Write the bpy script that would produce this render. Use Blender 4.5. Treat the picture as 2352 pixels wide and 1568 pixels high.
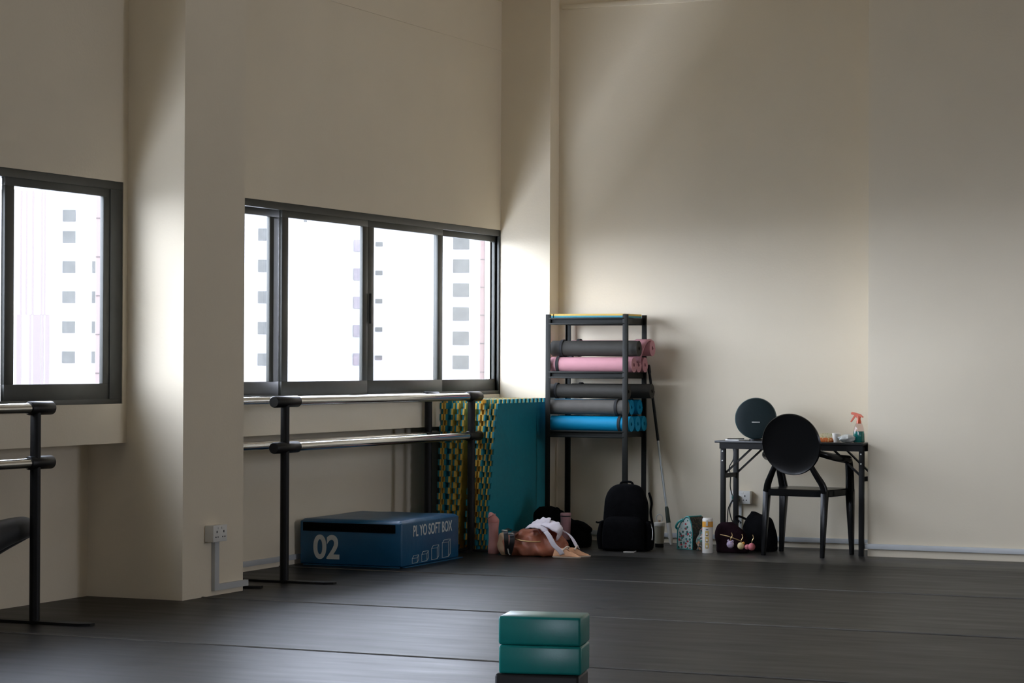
import bpy, bmesh, math, random
from mathutils import Vector, Matrix, Euler, noise as mnoise
R = math.radians
random.seed(7)
scn = bpy.context.scene
for o in list(bpy.data.objects):
    bpy.data.objects.remove(o)
COL = scn.collection

# ------------------------------------------------------------------ camera
FPX = 5547.0
YAW, PITCH, ROLL = 0.4155, 0.0086, 0.0043
CAMH = 1.30
cd = bpy.data.cameras.new('camera')
cd.sensor_width = 36.0
cd.lens = FPX / 2352.0 * 36.0
cd.clip_start, cd.clip_end = 0.1, 2000
cam = bpy.data.objects.new('camera', cd)
COL.objects.link(cam)
_f = Vector((-math.sin(YAW) * math.cos(PITCH), math.cos(YAW) * math.cos(PITCH), math.sin(PITCH)))
_r = Vector((math.cos(YAW), math.sin(YAW), 0))
_u = _r.cross(_f)
_r2 = math.cos(ROLL) * _r + math.sin(ROLL) * _u
_u2 = -math.sin(ROLL) * _r + math.cos(ROLL) * _u
_m = Matrix((( _r2.x, _u2.x, -_f.x, 0), (_r2.y, _u2.y, -_f.y, 0), (_r2.z, _u2.z, -_f.z, CAMH), (0, 0, 0, 1)))
cam.matrix_world = _m
scn.camera = cam

# ------------------------------------------------------------------ world and light
SKY = 16.0
w = bpy.data.worlds.new('sky')
scn.world = w
w.use_nodes = True
nt = w.node_tree
nt.nodes.clear()
wo = nt.nodes.new('ShaderNodeOutputWorld')
bg = nt.nodes.new('ShaderNodeBackground')
tc = nt.nodes.new('ShaderNodeTexCoord')
sx = nt.nodes.new('ShaderNodeSeparateXYZ')
rp = nt.nodes.new('ShaderNodeValToRGB')
els = rp.color_ramp.elements                          # overcast: brightest low over the roofs, duller overhead
els[0].position, els[0].color = 0.0, (0.87, 0.92, 1.10, 1)
els[1].position, els[1].color = 0.30, (0.87, 0.92, 1.10, 1)
e = els.new(0.65); e.color = (0.52, 0.56, 0.70, 1)
nt.links.new(tc.outputs['Generated'], sx.inputs[0])
nt.links.new(sx.outputs['Z'], rp.inputs[0])
nt.links.new(rp.outputs[0], bg.inputs[0])
bg.inputs[1].default_value = SKY
nt.links.new(bg.outputs[0], wo.inputs[0])

WIN_Z0, WIN_Z1 = 1.065, 2.275
RW_Z1 = 2.9
WINS = {1: (6.95, 11.225), 2: (11.92, 16.285), 3: (2.2, 6.3)}
FILL_WINS = [(12.4, 13.4)]                      # unseen window added in the opposite wall, sized for fill light
for k, (y0, y1) in WINS.items():                      # portals: they only guide the sky light into the openings
    l = bpy.data.lights.new('window_daylight', 'AREA')
    l.shape = 'RECTANGLE'
    l.size, l.size_y = WIN_Z1 - WIN_Z0, y1 - y0
    l.cycles.is_portal = True
    lo = bpy.data.objects.new('window_daylight', l)
    lo.matrix_world = Matrix.Translation((-7.40, (y0 + y1) / 2, (WIN_Z0 + WIN_Z1) / 2)) @ Matrix(((0, 0, -1, 0), (0, 1, 0, 0), (1, 0, 0, 0), (0, 0, 0, 1)))
    COL.objects.link(lo)

for (y0, y1) in FILL_WINS:
    l = bpy.data.lights.new('window_daylight', 'AREA')
    l.shape = 'RECTANGLE'
    l.size, l.size_y = RW_Z1 - WIN_Z0, y1 - y0
    l.cycles.is_portal = True
    lo = bpy.data.objects.new('window_daylight', l)
    lo.matrix_world = Matrix.Translation((4.1, (y0 + y1) / 2, (WIN_Z0 + RW_Z1) / 2)) @ Matrix(((0, 0, 1, 0), (0, 1, 0, 0), (-1, 0, 0, 0), (0, 0, 0, 1)))
    COL.objects.link(lo)

BX0, BX1, BZ1 = -1.4, -0.9, 1.8                         # unseen opening added behind the camera to let in fill light
l = bpy.data.lights.new('window_daylight', 'AREA')
l.shape = 'RECTANGLE'
l.size, l.size_y = BX1 - BX0, BZ1
l.cycles.is_portal = True
lo = bpy.data.objects.new('window_daylight', l)
lo.matrix_world = Matrix.Translation(((BX0 + BX1) / 2, -2.3, BZ1 / 2)) @ Matrix(((1, 0, 0, 0), (0, 0, -1, 0), (0, 1, 0, 0), (0, 0, 0, 1)))
COL.objects.link(lo)

scn.view_settings.view_transform = 'Standard'
scn.view_settings.look = 'None'
scn.view_settings.gamma = 1.0
scn.view_settings.use_curve_mapping = False
scn.view_settings.exposure = 0.1
scn.cycles.use_denoising = True
scn.cycles.max_bounces = 12
scn.cycles.diffuse_bounces = 8
scn.cycles.glossy_bounces = 4
scn.cycles.transparent_max_bounces = 16
scn.cycles.sample_clamp_indirect = 6.0

# ------------------------------------------------------------------ materials
def mat(name, col, rough=0.5, metal=0.0, spec=0.5, vary=0.0, vscale=8.0, bump=0.0, bscale=40.0, col2=None, sheen=0.0, coat=0.0):
    m = bpy.data.materials.new(name)
    m.use_nodes = True
    t = m.node_tree
    b = t.nodes['Principled BSDF']
    b.inputs['Base Color'].default_value = (*col, 1)
    b.inputs['Roughness'].default_value = rough
    b.inputs['Metallic'].default_value = metal
    b.inputs['Specular IOR Level'].default_value = spec
    if sheen: b.inputs['Sheen Weight'].default_value = sheen
    if coat: b.inputs['Coat Weight'].default_value = coat
    tc = t.nodes.new('ShaderNodeTexCoord')
    if vary or col2:
        n = t.nodes.new('ShaderNodeTexNoise')
        n.inputs['Scale'].default_value = vscale
        n.inputs['Detail'].default_value = 4
        t.links.new(tc.outputs['Object'], n.inputs['Vector'])
        r = t.nodes.new('ShaderNodeValToRGB')
        r.color_ramp.elements[0].position, r.color_ramp.elements[1].position = 0.3, 0.7
        c2 = col2 or tuple(min(1, c * (1 + vary)) for c in col)
        c1 = col if col2 else tuple(c * (1 - vary) for c in col)
        r.color_ramp.elements[0].color = (*c1, 1)
        r.color_ramp.elements[1].color = (*c2, 1)
        t.links.new(n.outputs['Fac'], r.inputs[0])
        t.links.new(r.outputs[0], b.inputs['Base Color'])
    if bump:
        n2 = t.nodes.new('ShaderNodeTexNoise')
        n2.inputs['Scale'].default_value = bscale
        n2.inputs['Detail'].default_value = 3
        t.links.new(tc.outputs['Object'], n2.inputs['Vector'])
        bp = t.nodes.new('ShaderNodeBump')
        bp.inputs['Strength'].default_value = bump
        bp.inputs['Distance'].default_value = 0.01
        t.links.new(n2.outputs['Fac'], bp.inputs['Height'])
        t.links.new(bp.outputs[0], b.inputs['Normal'])
    return m

def pattern_mat(name, base, spots, scale, rough=0.6, thresh=0.35):
    """printed cloth: voronoi cells coloured from a ramp over a base colour"""
    m = bpy.data.materials.new(name)
    m.use_nodes = True
    t = m.node_tree
    b = t.nodes['Principled BSDF']
    b.inputs['Roughness'].default_value = rough
    tc = t.nodes.new('ShaderNodeTexCoord')
    v = t.nodes.new('ShaderNodeTexVoronoi')
    v.inputs['Scale'].default_value = scale
    t.links.new(tc.outputs['Object'], v.inputs['Vector'])
    sp = t.nodes.new('ShaderNodeSeparateColor')
    t.links.new(v.outputs['Color'], sp.inputs[0])
    r = t.nodes.new('ShaderNodeValToRGB')
    r.color_ramp.interpolation = 'CONSTANT'
    els = r.color_ramp.elements
    els[0].position, els[0].color = 0, (*spots[0], 1)
    els[1].position, els[1].color = 1 / len(spots), (*spots[1 % len(spots)], 1)
    for i in range(2, len(spots)):
        e = els.new(i / len(spots)); e.color = (*spots[i], 1)
    t.links.new(sp.outputs[0], r.inputs[0])
    lt = t.nodes.new('ShaderNodeMath'); lt.operation = 'LESS_THAN'; lt.inputs[1].default_value = thresh
    t.links.new(v.outputs['Distance'], lt.inputs[0])
    mx = t.nodes.new('ShaderNodeMix'); mx.data_type = 'RGBA'
    mx.inputs[6].default_value = (*base, 1)
    t.links.new(lt.outputs[0], mx.inputs[0]); t.links.new(r.outputs[0], mx.inputs[7])
    t.links.new(mx.outputs[2], b.inputs['Base Color'])
    return m

def clear_mat(name, tint, refl=1.0, rough=0.0):
    """clear pane: transparent body with a Fresnel reflection"""
    m = bpy.data.materials.new(name)
    m.use_nodes = True
    t = m.node_tree
    t.nodes.clear()
    out = t.nodes.new('ShaderNodeOutputMaterial')
    tr = t.nodes.new('ShaderNodeBsdfTransparent'); tr.inputs[0].default_value = (*tint, 1)
    gl = t.nodes.new('ShaderNodeBsdfGlossy'); gl.inputs['Roughness'].default_value = rough
    lw = t.nodes.new('ShaderNodeLayerWeight'); lw.inputs['Blend'].default_value = 0.5
    pw = t.nodes.new('ShaderNodeMath'); pw.operation = 'POWER'; pw.inputs[1].default_value = 5.0
    mu = t.nodes.new('ShaderNodeMath'); mu.operation = 'MULTIPLY_ADD'
    mu.inputs[1].default_value, mu.inputs[2].default_value = 0.9 * refl, 0.035 * refl
    mx = t.nodes.new('ShaderNodeMixShader')
    t.links.new(lw.outputs['Facing'], pw.inputs[0]); t.links.new(pw.outputs[0], mu.inputs[0]); t.links.new(mu.outputs[0], mx.inputs[0])
    t.links.new(tr.outputs[0], mx.inputs[1]); t.links.new(gl.outputs[0], mx.inputs[2])
    t.links.new(mx.outputs[0], out.inputs[0])
    return m

M = {}
M['wall'] = mat('wall_paint', (0.775, 0.69, 0.535), 0.7, spec=0.25, vary=0.02, vscale=2, bump=0.08, bscale=60)
M['ceil'] = mat('ceiling_paint', (0.76, 0.68, 0.55), 0.9, spec=0.1, vary=0.03)
M['farwall'] = mat('side_wall_paint', (0.74, 0.66, 0.54), 0.9, spec=0.1, vary=0.03)
M['trunk'] = mat('grey_plastic_trunking', (0.50, 0.515, 0.515), 0.45, vary=0.02)
M['white_pl'] = mat('white_plastic', (0.72, 0.71, 0.66), 0.4, vary=0.02)
M['hole'] = mat('dark_slot', (0.02, 0.02, 0.02), 0.6)
M['alu'] = mat('dark_bronze_aluminium', (0.055, 0.057, 0.05), 0.42, metal=0.25, vary=0.06, vscale=20)
M['alu2'] = mat('pale_aluminium_edge', (0.36, 0.37, 0.37), 0.4, metal=0.3)
M['glass'] = clear_mat('window_glass', (0.95, 0.97, 0.97), 1.0)
M['black_metal'] = mat('black_powder_coat', (0.007, 0.007, 0.0065), 0.5, spec=0.25, vary=0.1, vscale=30)
M['rackm'] = mat('dark_grey_rack_steel', (0.012, 0.0125, 0.0095), 0.55, spec=0.2, vary=0.1, vscale=30)
M['chrome'] = mat('polished_steel_tube', (0.72, 0.71, 0.68), 0.13, metal=1.0, vary=0.03, vscale=12)
M['black_pl'] = mat('black_plastic', (0.006, 0.006, 0.006), 0.4, spec=0.3, vary=0.1)
M['ghost'] = mat('gloss_black_polycarbonate', (0.004, 0.004, 0.004), 0.24, spec=0.22, vary=0.05)
M['blue_vinyl'] = mat('blue_vinyl_cover', (0.006, 0.085, 0.19), 0.33, vary=0.08, vscale=6, bump=0.25, bscale=14)
M['navy'] = mat('navy_vinyl_seam', (0.006, 0.03, 0.08), 0.4, vary=0.05)
M['velcro'] = mat('black_velcro', (0.003, 0.003, 0.003), 0.9, spec=0.05, vary=0.1, bump=0.3, bscale=300)
M['print'] = mat('white_print', (0.60, 0.62, 0.60), 0.5, vary=0.03)
M['teal_foam'] = mat('teal_eva_foam', (0.005, 0.21, 0.265), 0.55, vary=0.06, vscale=25, bump=0.1, bscale=200)
M['yellow_foam'] = mat('yellow_eva_foam', (0.66, 0.43, 0.07), 0.6, vary=0.06, vscale=25, bump=0.1, bscale=200)
M['block'] = mat('turquoise_foam', (0.010, 0.27, 0.25), 0.28, vary=0.05, vscale=30, bump=0.02, bscale=260)
M['blackfoam'] = mat('black_foam', (0.012, 0.012, 0.012), 0.5, vary=0.1)
M['mat_black'] = mat('black_foam_mat', (0.045, 0.042, 0.035), 0.65, spec=0.2, vary=0.08, vscale=15, bump=0.1, bscale=200)
M['mat_grey'] = mat('grey_foam_mat', (0.105, 0.098, 0.085), 0.65, spec=0.2, vary=0.08, vscale=15, bump=0.1, bscale=200)
M['mat_pink'] = mat('pink_foam_mat', (0.52, 0.25, 0.275), 0.65, spec=0.2, vary=0.03, vscale=15)
M['mat_blue'] = mat('blue_foam_mat', (0.003, 0.25, 0.45), 0.55, spec=0.2, vary=0.03, vscale=15)
M['band'] = mat('black_elastic_band', (0.015, 0.015, 0.015), 0.8, vary=0.1)
M['blackcloth'] = mat('black_cloth', (0.004, 0.004, 0.0045), 0.9, spec=0.05, vary=0.2, vscale=30, bump=0.4, bscale=60)
M['plum'] = mat('dark_plum_cloth', (0.014, 0.005, 0.008), 0.9, spec=0.1, vary=0.2, vscale=30, bump=0.4, bscale=60)
M['pinkbot'] = mat('pink_plastic_bottle', (0.62, 0.30, 0.27), 0.45, vary=0.02)
M['pinkbot2'] = mat('rose_plastic_cap', (0.60, 0.25, 0.22), 0.35, vary=0.02)
M['terra'] = mat('terracotta_leather', (0.40, 0.135, 0.075), 0.5, vary=0.15, vscale=14, bump=0.5, bscale=18)
M['tan'] = mat('tan_leather', (0.45, 0.30, 0.18), 0.5, vary=0.1)
M['whitecloth'] = mat('white_cloth', (0.74, 0.68, 0.72), 0.85, vary=0.04, vscale=20, bump=0.3, bscale=25)
M['pinkcloth'] = mat('coral_pink_lining', (0.72, 0.28, 0.22), 0.85, vary=0.05)
M['peach'] = mat('peach_satin', (0.74, 0.40, 0.22), 0.42, vary=0.08, vscale=30)
M['sole'] = mat('cream_sole', (0.70, 0.58, 0.45), 0.6, vary=0.05)
M['rosecup'] = mat('dusty_rose_plastic', (0.33, 0.17, 0.18), 0.45, vary=0.03)
M['beige'] = mat('beige_plastic', (0.36, 0.33, 0.245), 0.4, vary=0.03)
M['cream'] = mat('cream_plastic', (0.58, 0.56, 0.50), 0.4, vary=0.03)
M['orange'] = mat('orange_plastic', (0.72, 0.33, 0.04), 0.45, vary=0.03)
M['whitebot'] = mat('white_gloss_plastic', (0.76, 0.73, 0.66), 0.3, vary=0.02)
M['yellowlab'] = mat('golden_label', (0.62, 0.43, 0.13), 0.5, vary=0.1, vscale=60)
M['greygrip'] = mat('dark_green_rubber', (0.03, 0.045, 0.03), 0.6, vary=0.1)
M['steelpole'] = mat('grey_painted_pole', (0.42, 0.45, 0.45), 0.3, metal=0.6, vary=0.05)
M['speaker'] = mat('dark_teal_speaker_mesh', (0.003, 0.013, 0.015), 0.55, spec=0.3, vary=0.1, vscale=60, bump=0.2, bscale=400)
M['speakerring'] = mat('teal_grey_speaker_shell', (0.012, 0.04, 0.043), 0.35, vary=0.05)
M['tabletop'] = mat('dark_laminate_top', (0.02, 0.021, 0.02), 0.4, vary=0.1)
M['bolt'] = mat('bright_bolt', (0.55, 0.55, 0.52), 0.3, metal=0.8)
M['redplastic'] = mat('orange_red_plastic', (0.66, 0.10, 0.03), 0.35, vary=0.03)
M['clearbottle'] = clear_mat('clear_bottle_plastic', (0.93, 0.84, 0.83), 1.0, 0.1)
M['liquid'] = mat('teal_cleaning_liquid', (0.01, 0.24, 0.21), 0.15, vary=0.03)
M['plasticbag'] = mat('crinkled_pale_plastic', (0.60, 0.62, 0.58), 0.2, vary=0.15, vscale=40)
M['paper'] = mat('white_paper', (0.70, 0.69, 0.66), 0.6, vary=0.02)
M['snack'] = pattern_mat('snack_wrapper', (0.62, 0.16, 0.04), [(0.7, 0.5, 0.2), (0.6, 0.12, 0.03), (0.65, 0.6, 0.4)], 60, 0.35)
M['herbs'] = pattern_mat('green_and_tan_wrapper', (0.50, 0.46, 0.30), [(0.32, 0.36, 0.15), (0.6, 0.55, 0.4), (0.4, 0.28, 0.12)], 70, 0.4)
M['floral_l'] = pattern_mat('pale_floral_print', (0.44, 0.56, 0.52), [(0.03, 0.13, 0.09), (0.42, 0.04, 0.05), (0.05, 0.2, 0.2), (0.55, 0.5, 0.45), (0.03, 0.09, 0.08)], 55, thresh=0.5)
M['floral_d'] = pattern_mat('dark_floral_print', (0.03, 0.04, 0.032), [(0.10, 0.09, 0.05), (0.02, 0.06, 0.06), (0.14, 0.10, 0.08), (0.03, 0.03, 0.02)], 70, thresh=0.5)
M['floral_m'] = pattern_mat('mixed_floral_print', (0.12, 0.12, 0.09), [(0.5, 0.42, 0.36), (0.06, 0.2, 0.15), (0.45, 0.2, 0.08), (0.5, 0.12, 0.1), (0.02, 0.05, 0.05)], 55, thresh=0.5)
M['tealtrim'] = mat('teal_piping', (0.05, 0.36, 0.35), 0.5, vary=0.05)
M['lavender'] = mat('lavender_plush', (0.50, 0.40, 0.52), 0.9, vary=0.25, vscale=90, bump=0.6, bscale=120)
M['custard'] = mat('pale_yellow_plush', (0.68, 0.54, 0.27), 0.7, vary=0.08)
M['rose'] = mat('rose_pink_plush', (0.60, 0.17, 0.19), 0.7, vary=0.1)
M['gold'] = mat('gold_clip', (0.6, 0.42, 0.2), 0.3, metal=0.8)
M['green'] = mat('green_plug_plastic', (0.005, 0.10, 0.085), 0.4)
M['legging'] = mat('black_leggings', (0.008, 0.008, 0.008), 0.55, vary=0.1, sheen=0.2)
M['skin'] = mat('skin', (0.50, 0.31, 0.22), 0.5, vary=0.05)
M['hair'] = mat('black_hair', (0.012, 0.010, 0.009), 0.5, vary=0.1)
M['facade'] = mat('white_rendered_facade', (0.24, 0.235, 0.23), 0.8, vary=0.01, vscale=0.2)
M['facade_pink'] = mat('pale_pink_facade', (0.122, 0.090, 0.082), 0.8, vary=0.02, vscale=0.2)
M['facade_pink2'] = mat('rose_pink_facade', (0.115, 0.078, 0.071), 0.8, vary=0.02, vscale=0.2)
M['facade_rib'] = mat('pinkish_white_rib', (0.116, 0.094, 0.088), 0.8, vary=0.02, vscale=0.2)
M['pane_far'] = mat('grey_window_band', (0.068, 0.068, 0.063), 0.6, spec=0.1, vary=0.12, vscale=1.5)
M['pane_pale'] = mat('pale_lilac_loggia', (0.14, 0.125, 0.13), 0.6, spec=0.1, vary=0.08, vscale=1.5)
M['joint'] = mat('dark_joint_line', (0.045, 0.035, 0.032), 0.8)
M['ground'] = mat('asphalt_and_concrete', (0.20, 0.20, 0.195), 0.9, vary=0.2, vscale=0.05)

def floor_mat(name, base, rough, spec):
    m = bpy.data.materials.new(name)
    m.use_nodes = True
    t = m.node_tree
    b = t.nodes['Principled BSDF']
    b.inputs['Specular IOR Level'].default_value = spec
    b.inputs['Specular Tint'].default_value = (1.0, 0.95, 0.85, 1)
    tc = t.nodes.new('ShaderNodeTexCoord')
    mp = t.nodes.new('ShaderNodeMapping'); mp.inputs['Scale'].default_value = (0.8, 4.0, 1)
    n = t.nodes.new('ShaderNodeTexNoise'); n.inputs['Scale'].default_value = 2.2; n.inputs['Detail'].default_value = 6
    t.links.new(tc.outputs['Object'], mp.inputs[0]); t.links.new(mp.outputs[0], n.inputs['Vector'])
    mr = t.nodes.new('ShaderNodeMapRange'); mr.inputs[1].default_value, mr.inputs[2].default_value = 0.3, 0.7
    mr.inputs[3].default_value, mr.inputs[4].default_value = rough - 0.04, rough + 0.04
    t.links.new(n.outputs['Fac'], mr.inputs[0]); t.links.new(mr.outputs[0], b.inputs['Roughness'])
    r = t.nodes.new('ShaderNodeValToRGB')
    r.color_ramp.elements[0].position, r.color_ramp.elements[1].position = 0.3, 0.75
    r.color_ramp.elements[0].color = (*[c * 0.8 for c in base], 1)
    r.color_ramp.elements[1].color = (*[c * 1.25 for c in base], 1)
    t.links.new(n.outputs['Fac'], r.inputs[0]); t.links.new(r.outputs[0], b.inputs['Base Color'])
    n2 = t.nodes.new('ShaderNodeTexNoise'); n2.inputs['Scale'].default_value = 1.3; n2.inputs['Detail'].default_value = 2
    t.links.new(tc.outputs['Object'], n2.inputs['Vector'])
    bp = t.nodes.new('ShaderNodeBump'); bp.inputs['Strength'].default_value = 0.25; bp.inputs['Distance'].default_value = 0.03
    t.links.new(n2.outputs['Fac'], bp.inputs['Height']); t.links.new(bp.outputs[0], b.inputs['Normal'])
    return m
M['vinyl'] = floor_mat('black_dance_vinyl', (0.005, 0.0048, 0.0036), 0.42, 0.16)
M['vinyl2'] = floor_mat('grey_underlay_vinyl', (0.03, 0.028, 0.024), 0.36, 0.3)
M['lip'] = mat('worn_vinyl_edge', (0.16, 0.15, 0.13), 0.6, vary=0.2, vscale=3)

# ------------------------------------------------------------------ mesh helpers
class MB:
    def __init__(s): s.bm = bmesh.new(); s.mi = 0; s.mats = []
    def use(s, m):
        if m not in s.mats: s.mats.append(m)
        s.mi = s.mats.index(m); return s
    def _tag(s, before):
        for f in s.bm.faces:
            if f not in before: f.material_index = s.mi
    def box(s, x0, x1, y0, y1, z0, z1, bev=0.0, mtx=None, seg=2):
        before = set(s.bm.faces)
        vs = [s.bm.verts.new((x, y, z)) for x in (x0, x1) for y in (y0, y1) for z in (z0, z1)]
        F = [(0, 1, 3, 2), (4, 6, 7, 5), (0, 4, 5, 1), (2, 3, 7, 6), (0, 2, 6, 4), (1, 5, 7, 3)]
        fs = [s.bm.faces.new([vs[i] for i in f]) for f in F]
        nv = vs
        if bev:
            es = list({e for f in fs for e in f.edges})
            r = bmesh.ops.bevel(s.bm, geom=es, offset=bev, segments=seg, affect='EDGES', profile=0.5)
            nv = list({v for f in s.bm.faces if f not in before for v in f.verts})
        if mtx is not None:
            for v in nv: v.co = mtx @ v.co
        s._tag(before); return s
    def bar(s, p0, p1, wx, wy, up=(0, 0, 1), bev=0.0, w1=None):
        """box-section bar from p0 to p1, width wx across, wy along 'up'"""
        p0, p1 = Vector(p0), Vector(p1)
        d = (p1 - p0); L = d.length; d.normalize()
        u = Vector(up)
        if abs(d.dot(u)) > 0.98: u = Vector((0, 1, 0))
        a = d.cross(u).normalized(); b = a.cross(d).normalized()
        w1 = w1 or (wx, wy)
        before = set(s.bm.faces)
        r0 = [s.bm.verts.new(p0 + a * (sx * wx / 2) + b * (sy * wy / 2)) for sx, sy in ((-1, -1), (1, -1), (1, 1), (-1, 1))]
        r1 = [s.bm.verts.new(p1 + a * (sx * w1[0] / 2) + b * (sy * w1[1] / 2)) for sx, sy in ((-1, -1), (1, -1), (1, 1), (-1, 1))]
        fs = [s.bm.faces.new(r0[::-1]), s.bm.faces.new(r1)]
        for i in range(4): fs.append(s.bm.faces.new((r0[i], r0[(i + 1) % 4], r1[(i + 1) % 4], r1[i])))
        if bev:
            es = list({e for f in fs for e in f.edges})
            bmesh.ops.bevel(s.bm, geom=es, offset=bev, segments=2, affect='EDGES', profile=0.5)
        s._tag(before); return s
    def tube(s, pts, r, seg=12, cap=True, closed=False):
        pts = [Vector(p) for p in pts]
        rs = r if isinstance(r, (list, tuple)) else [r] * len(pts)
        before = set(s.bm.faces)
        rings = []; n = len(pts); ref = None
        for i, p in enumerate(pts):
            if closed: d = pts[(i + 1) % n] - pts[i - 1]
            else: d = pts[min(i + 1, n - 1)] - pts[max(i - 1, 0)]
            d.normalize()
            if ref is None:
                ref = Vector((0, 0, 1)) if abs(d.z) < 0.9 else Vector((1, 0, 0))
            a = d.cross(ref).normalized(); b = a.cross(d).normalized(); ref = b
            rings.append([s.bm.verts.new(p + (a * math.cos(2 * math.pi * k / seg) + b * math.sin(2 * math.pi * k / seg)) * rs[i]) for k in range(seg)])
        m = n if closed else n - 1
        for i in range(m):
            A, B = rings[i], rings[(i + 1) % n]
            for k in range(seg):
                s.bm.faces.new((A[k], A[(k + 1) % seg], B[(k + 1) % seg], B[k]))
        if cap and not closed:
            s.bm.faces.new(rings[0][::-1]); s.bm.faces.new(rings[-1])
        s._tag(before); return s
    def lathe(s, prof, seg=32, c=(0, 0, 0), mtx=None):
        """prof: [(r,z)...] from bottom to top about the z axis at c"""
        before = set(s.bm.faces); c = Vector(c)
        rings = []
        for r, z in prof:
            if r < 1e-5: rings.append([s.bm.verts.new(c + Vector((0, 0, z)))])
            else: rings.append([s.bm.verts.new(c + Vector((r * math.cos(2 * math.pi * k / seg), r * math.sin(2 * math.pi * k / seg), z))) for k in range(seg)])
        for A, B in zip(rings, rings[1:]):
            if len(A) == 1 and len(B) == 1: continue
            for k in range(seg):
                j = (k + 1) % seg
                if len(A) == 1: s.bm.faces.new((A[0], B[j], B[k]))
                elif len(B) == 1: s.bm.faces.new((A[k], A[j], B[0]))
                else: s.bm.faces.new((A[k], A[j], B[j], B[k]))
        if len(rings[0]) > 1: s.bm.faces.new(rings[0][::-1])
        if len(rings[-1]) > 1: s.bm.faces.new(rings[-1])
        if mtx is not None:
            for r in rings:
                for v in r: v.co = mtx @ v.co
        s._tag(before); return s
    def loft(s, secs, seg=36, amp=0.0, freq=8.0, seed=0.0, mtx=None):
        """secs: (z, cx, cy, rx, ry, n) superellipse sections, caps at both ends"""
        before = set(s.bm.faces); rings = []
        if amp:                                                   # soft goods: round the profile with extra sections
            fine = []
            for i in range(len(secs) - 1):
                a, b_, c_, d_ = secs[max(i - 1, 0)], secs[i], secs[i + 1], secs[min(i + 2, len(secs) - 1)]
                for k in range(6):
                    q = k / 6
                    fine.append([0.5 * (2 * B + (Cc - A) * q + (2 * A - 5 * B + 4 * Cc - D) * q * q + (3 * B - A - 3 * Cc + D) * q ** 3) for A, B, Cc, D in zip(a, b_, c_, d_)])
            fine.append(list(secs[-1]))
            secs = [(max(0.0, f[0]), f[1], f[2], max(0.004, f[3]), max(0.004, f[4]), max(1.8, f[5])) for f in fine]
        for z, cx, cy, rx, ry, n in secs:
            ring = []
            for k in range(seg):
                a = 2 * math.pi * k / seg
                ca, sa = math.cos(a), math.sin(a)
                x = cx + rx * math.copysign(abs(ca) ** (2 / n), ca)
                y = cy + ry * math.copysign(abs(sa) ** (2 / n), sa)
                p = Vector((x, y, z))
                if amp:
                    d = mnoise.noise(p * freq + Vector((seed, seed * 1.7, 0)))
                    q = Vector((ca, sa, 0)); p += q * d * amp
                    if z > 0.004: p.z += amp * 0.6 * mnoise.noise(p * freq + Vector((9 + seed, 3, 5)))
                ring.append(s.bm.verts.new(p))
            rings.append(ring)
        for A, B in zip(rings, rings[1:]):
            for k in range(seg):
                s.bm.faces.new((A[k], A[(k + 1) % seg], B[(k + 1) % seg], B[k]))
        s.bm.faces.new(rings[0][::-1]); s.bm.faces.new(rings[-1])
        if mtx is not None:
            for r in rings:
                for v in r: v.co = mtx @ v.co
        s._tag(before); return s
    def prism(s, poly, h0, h1, axis='z', mtx=None):
        """extrude a 2-D outline between h0 and h1 along an axis"""
        before = set(s.bm.faces)
        def P(a, b, h):
            return {'z': (a, b, h), 'y': (a, h, b), 'x': (h, a, b)}[axis]
        A = [s.bm.verts.new(P(a, b, h0)) for a, b in poly]; B = [s.bm.verts.new(P(a, b, h1)) for a, b in poly]
        n = len(poly)
        s.bm.faces.new(A[::-1]); s.bm.faces.new(B)
        for i in range(n): s.bm.faces.new((A[i], A[(i + 1) % n], B[(i + 1) % n], B[i]))
        if mtx is not None:
            for v in A + B: v.co = mtx @ v.co
        s._tag(before); return s
    def grid(s, fn, nu, nv, mtx=None):
        before = set(s.bm.faces)
        V = [[s.bm.verts.new(fn(i / nu, j / nv)) for j in range(nv + 1)] for i in range(nu + 1)]
        for i in range(nu):
            for j in range(nv):
                s.bm.faces.new((V[i][j], V[i + 1][j], V[i + 1][j + 1], V[i][j + 1]))
        if mtx is not None:
            for r in V:
                for v in r: v.co = mtx @ v.co
        s._tag(before); return s
    def build(s, name, m=None, parent=None, smooth=40, loc=None, rot=None):
        bmesh.ops.recalc_face_normals(s.bm, faces=s.bm.faces[:])
        me = bpy.data.meshes.new(name)
        s.bm.to_mesh(me); s.bm.free()
        mats = s.mats if s.mats else [m]
        for k in mats: me.materials.append(M[k] if isinstance(k, str) else k)
        if smooth:
            for p in me.polygons: p.use_smooth = True
            me.set_sharp_from_angle(angle=R(smooth))
        o = bpy.data.objects.new(name, me)
        COL.objects.link(o)
        if parent: o.parent = parent
        if loc: o.location = loc
        if rot: o.rotation_euler = rot
        return o

def tag(o, label=None, cat=None, group=None, kind=None):
    if label: o['label'] = label
    if cat: o['category'] = cat
    if group: o['group'] = group
    if kind: o['kind'] = kind
    return o

def thing(name, label, cat, loc=(0, 0, 0), rz=0.0, group=None, rot=None):
    o = bpy.data.objects.new(name, None)
    o.empty_display_size = 0.05
    COL.objects.link(o)
    o.location = loc
    o.rotation_euler = rot if rot else (0, 0, rz)
    return tag(o, label, cat, group)

def struct(o, label=None):
    o['kind'] = 'structure'
    if label: o['label'] = label
    return o

def copy_thing(root, loc=None, rot=None, label=None):
    r = root.copy(); COL.objects.link(r)
    if loc is not None: r.location = loc
    if rot is not None: r.rotation_euler = rot
    if label: r['label'] = label
    for ch in [c for c in bpy.data.objects if c.parent == root]:
        c = ch.copy(); COL.objects.link(c); c.parent = r
        for g in [q for q in bpy.data.objects if q.parent == ch]:
            d = g.copy(); COL.objects.link(d); d.parent = c
    return r

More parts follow.
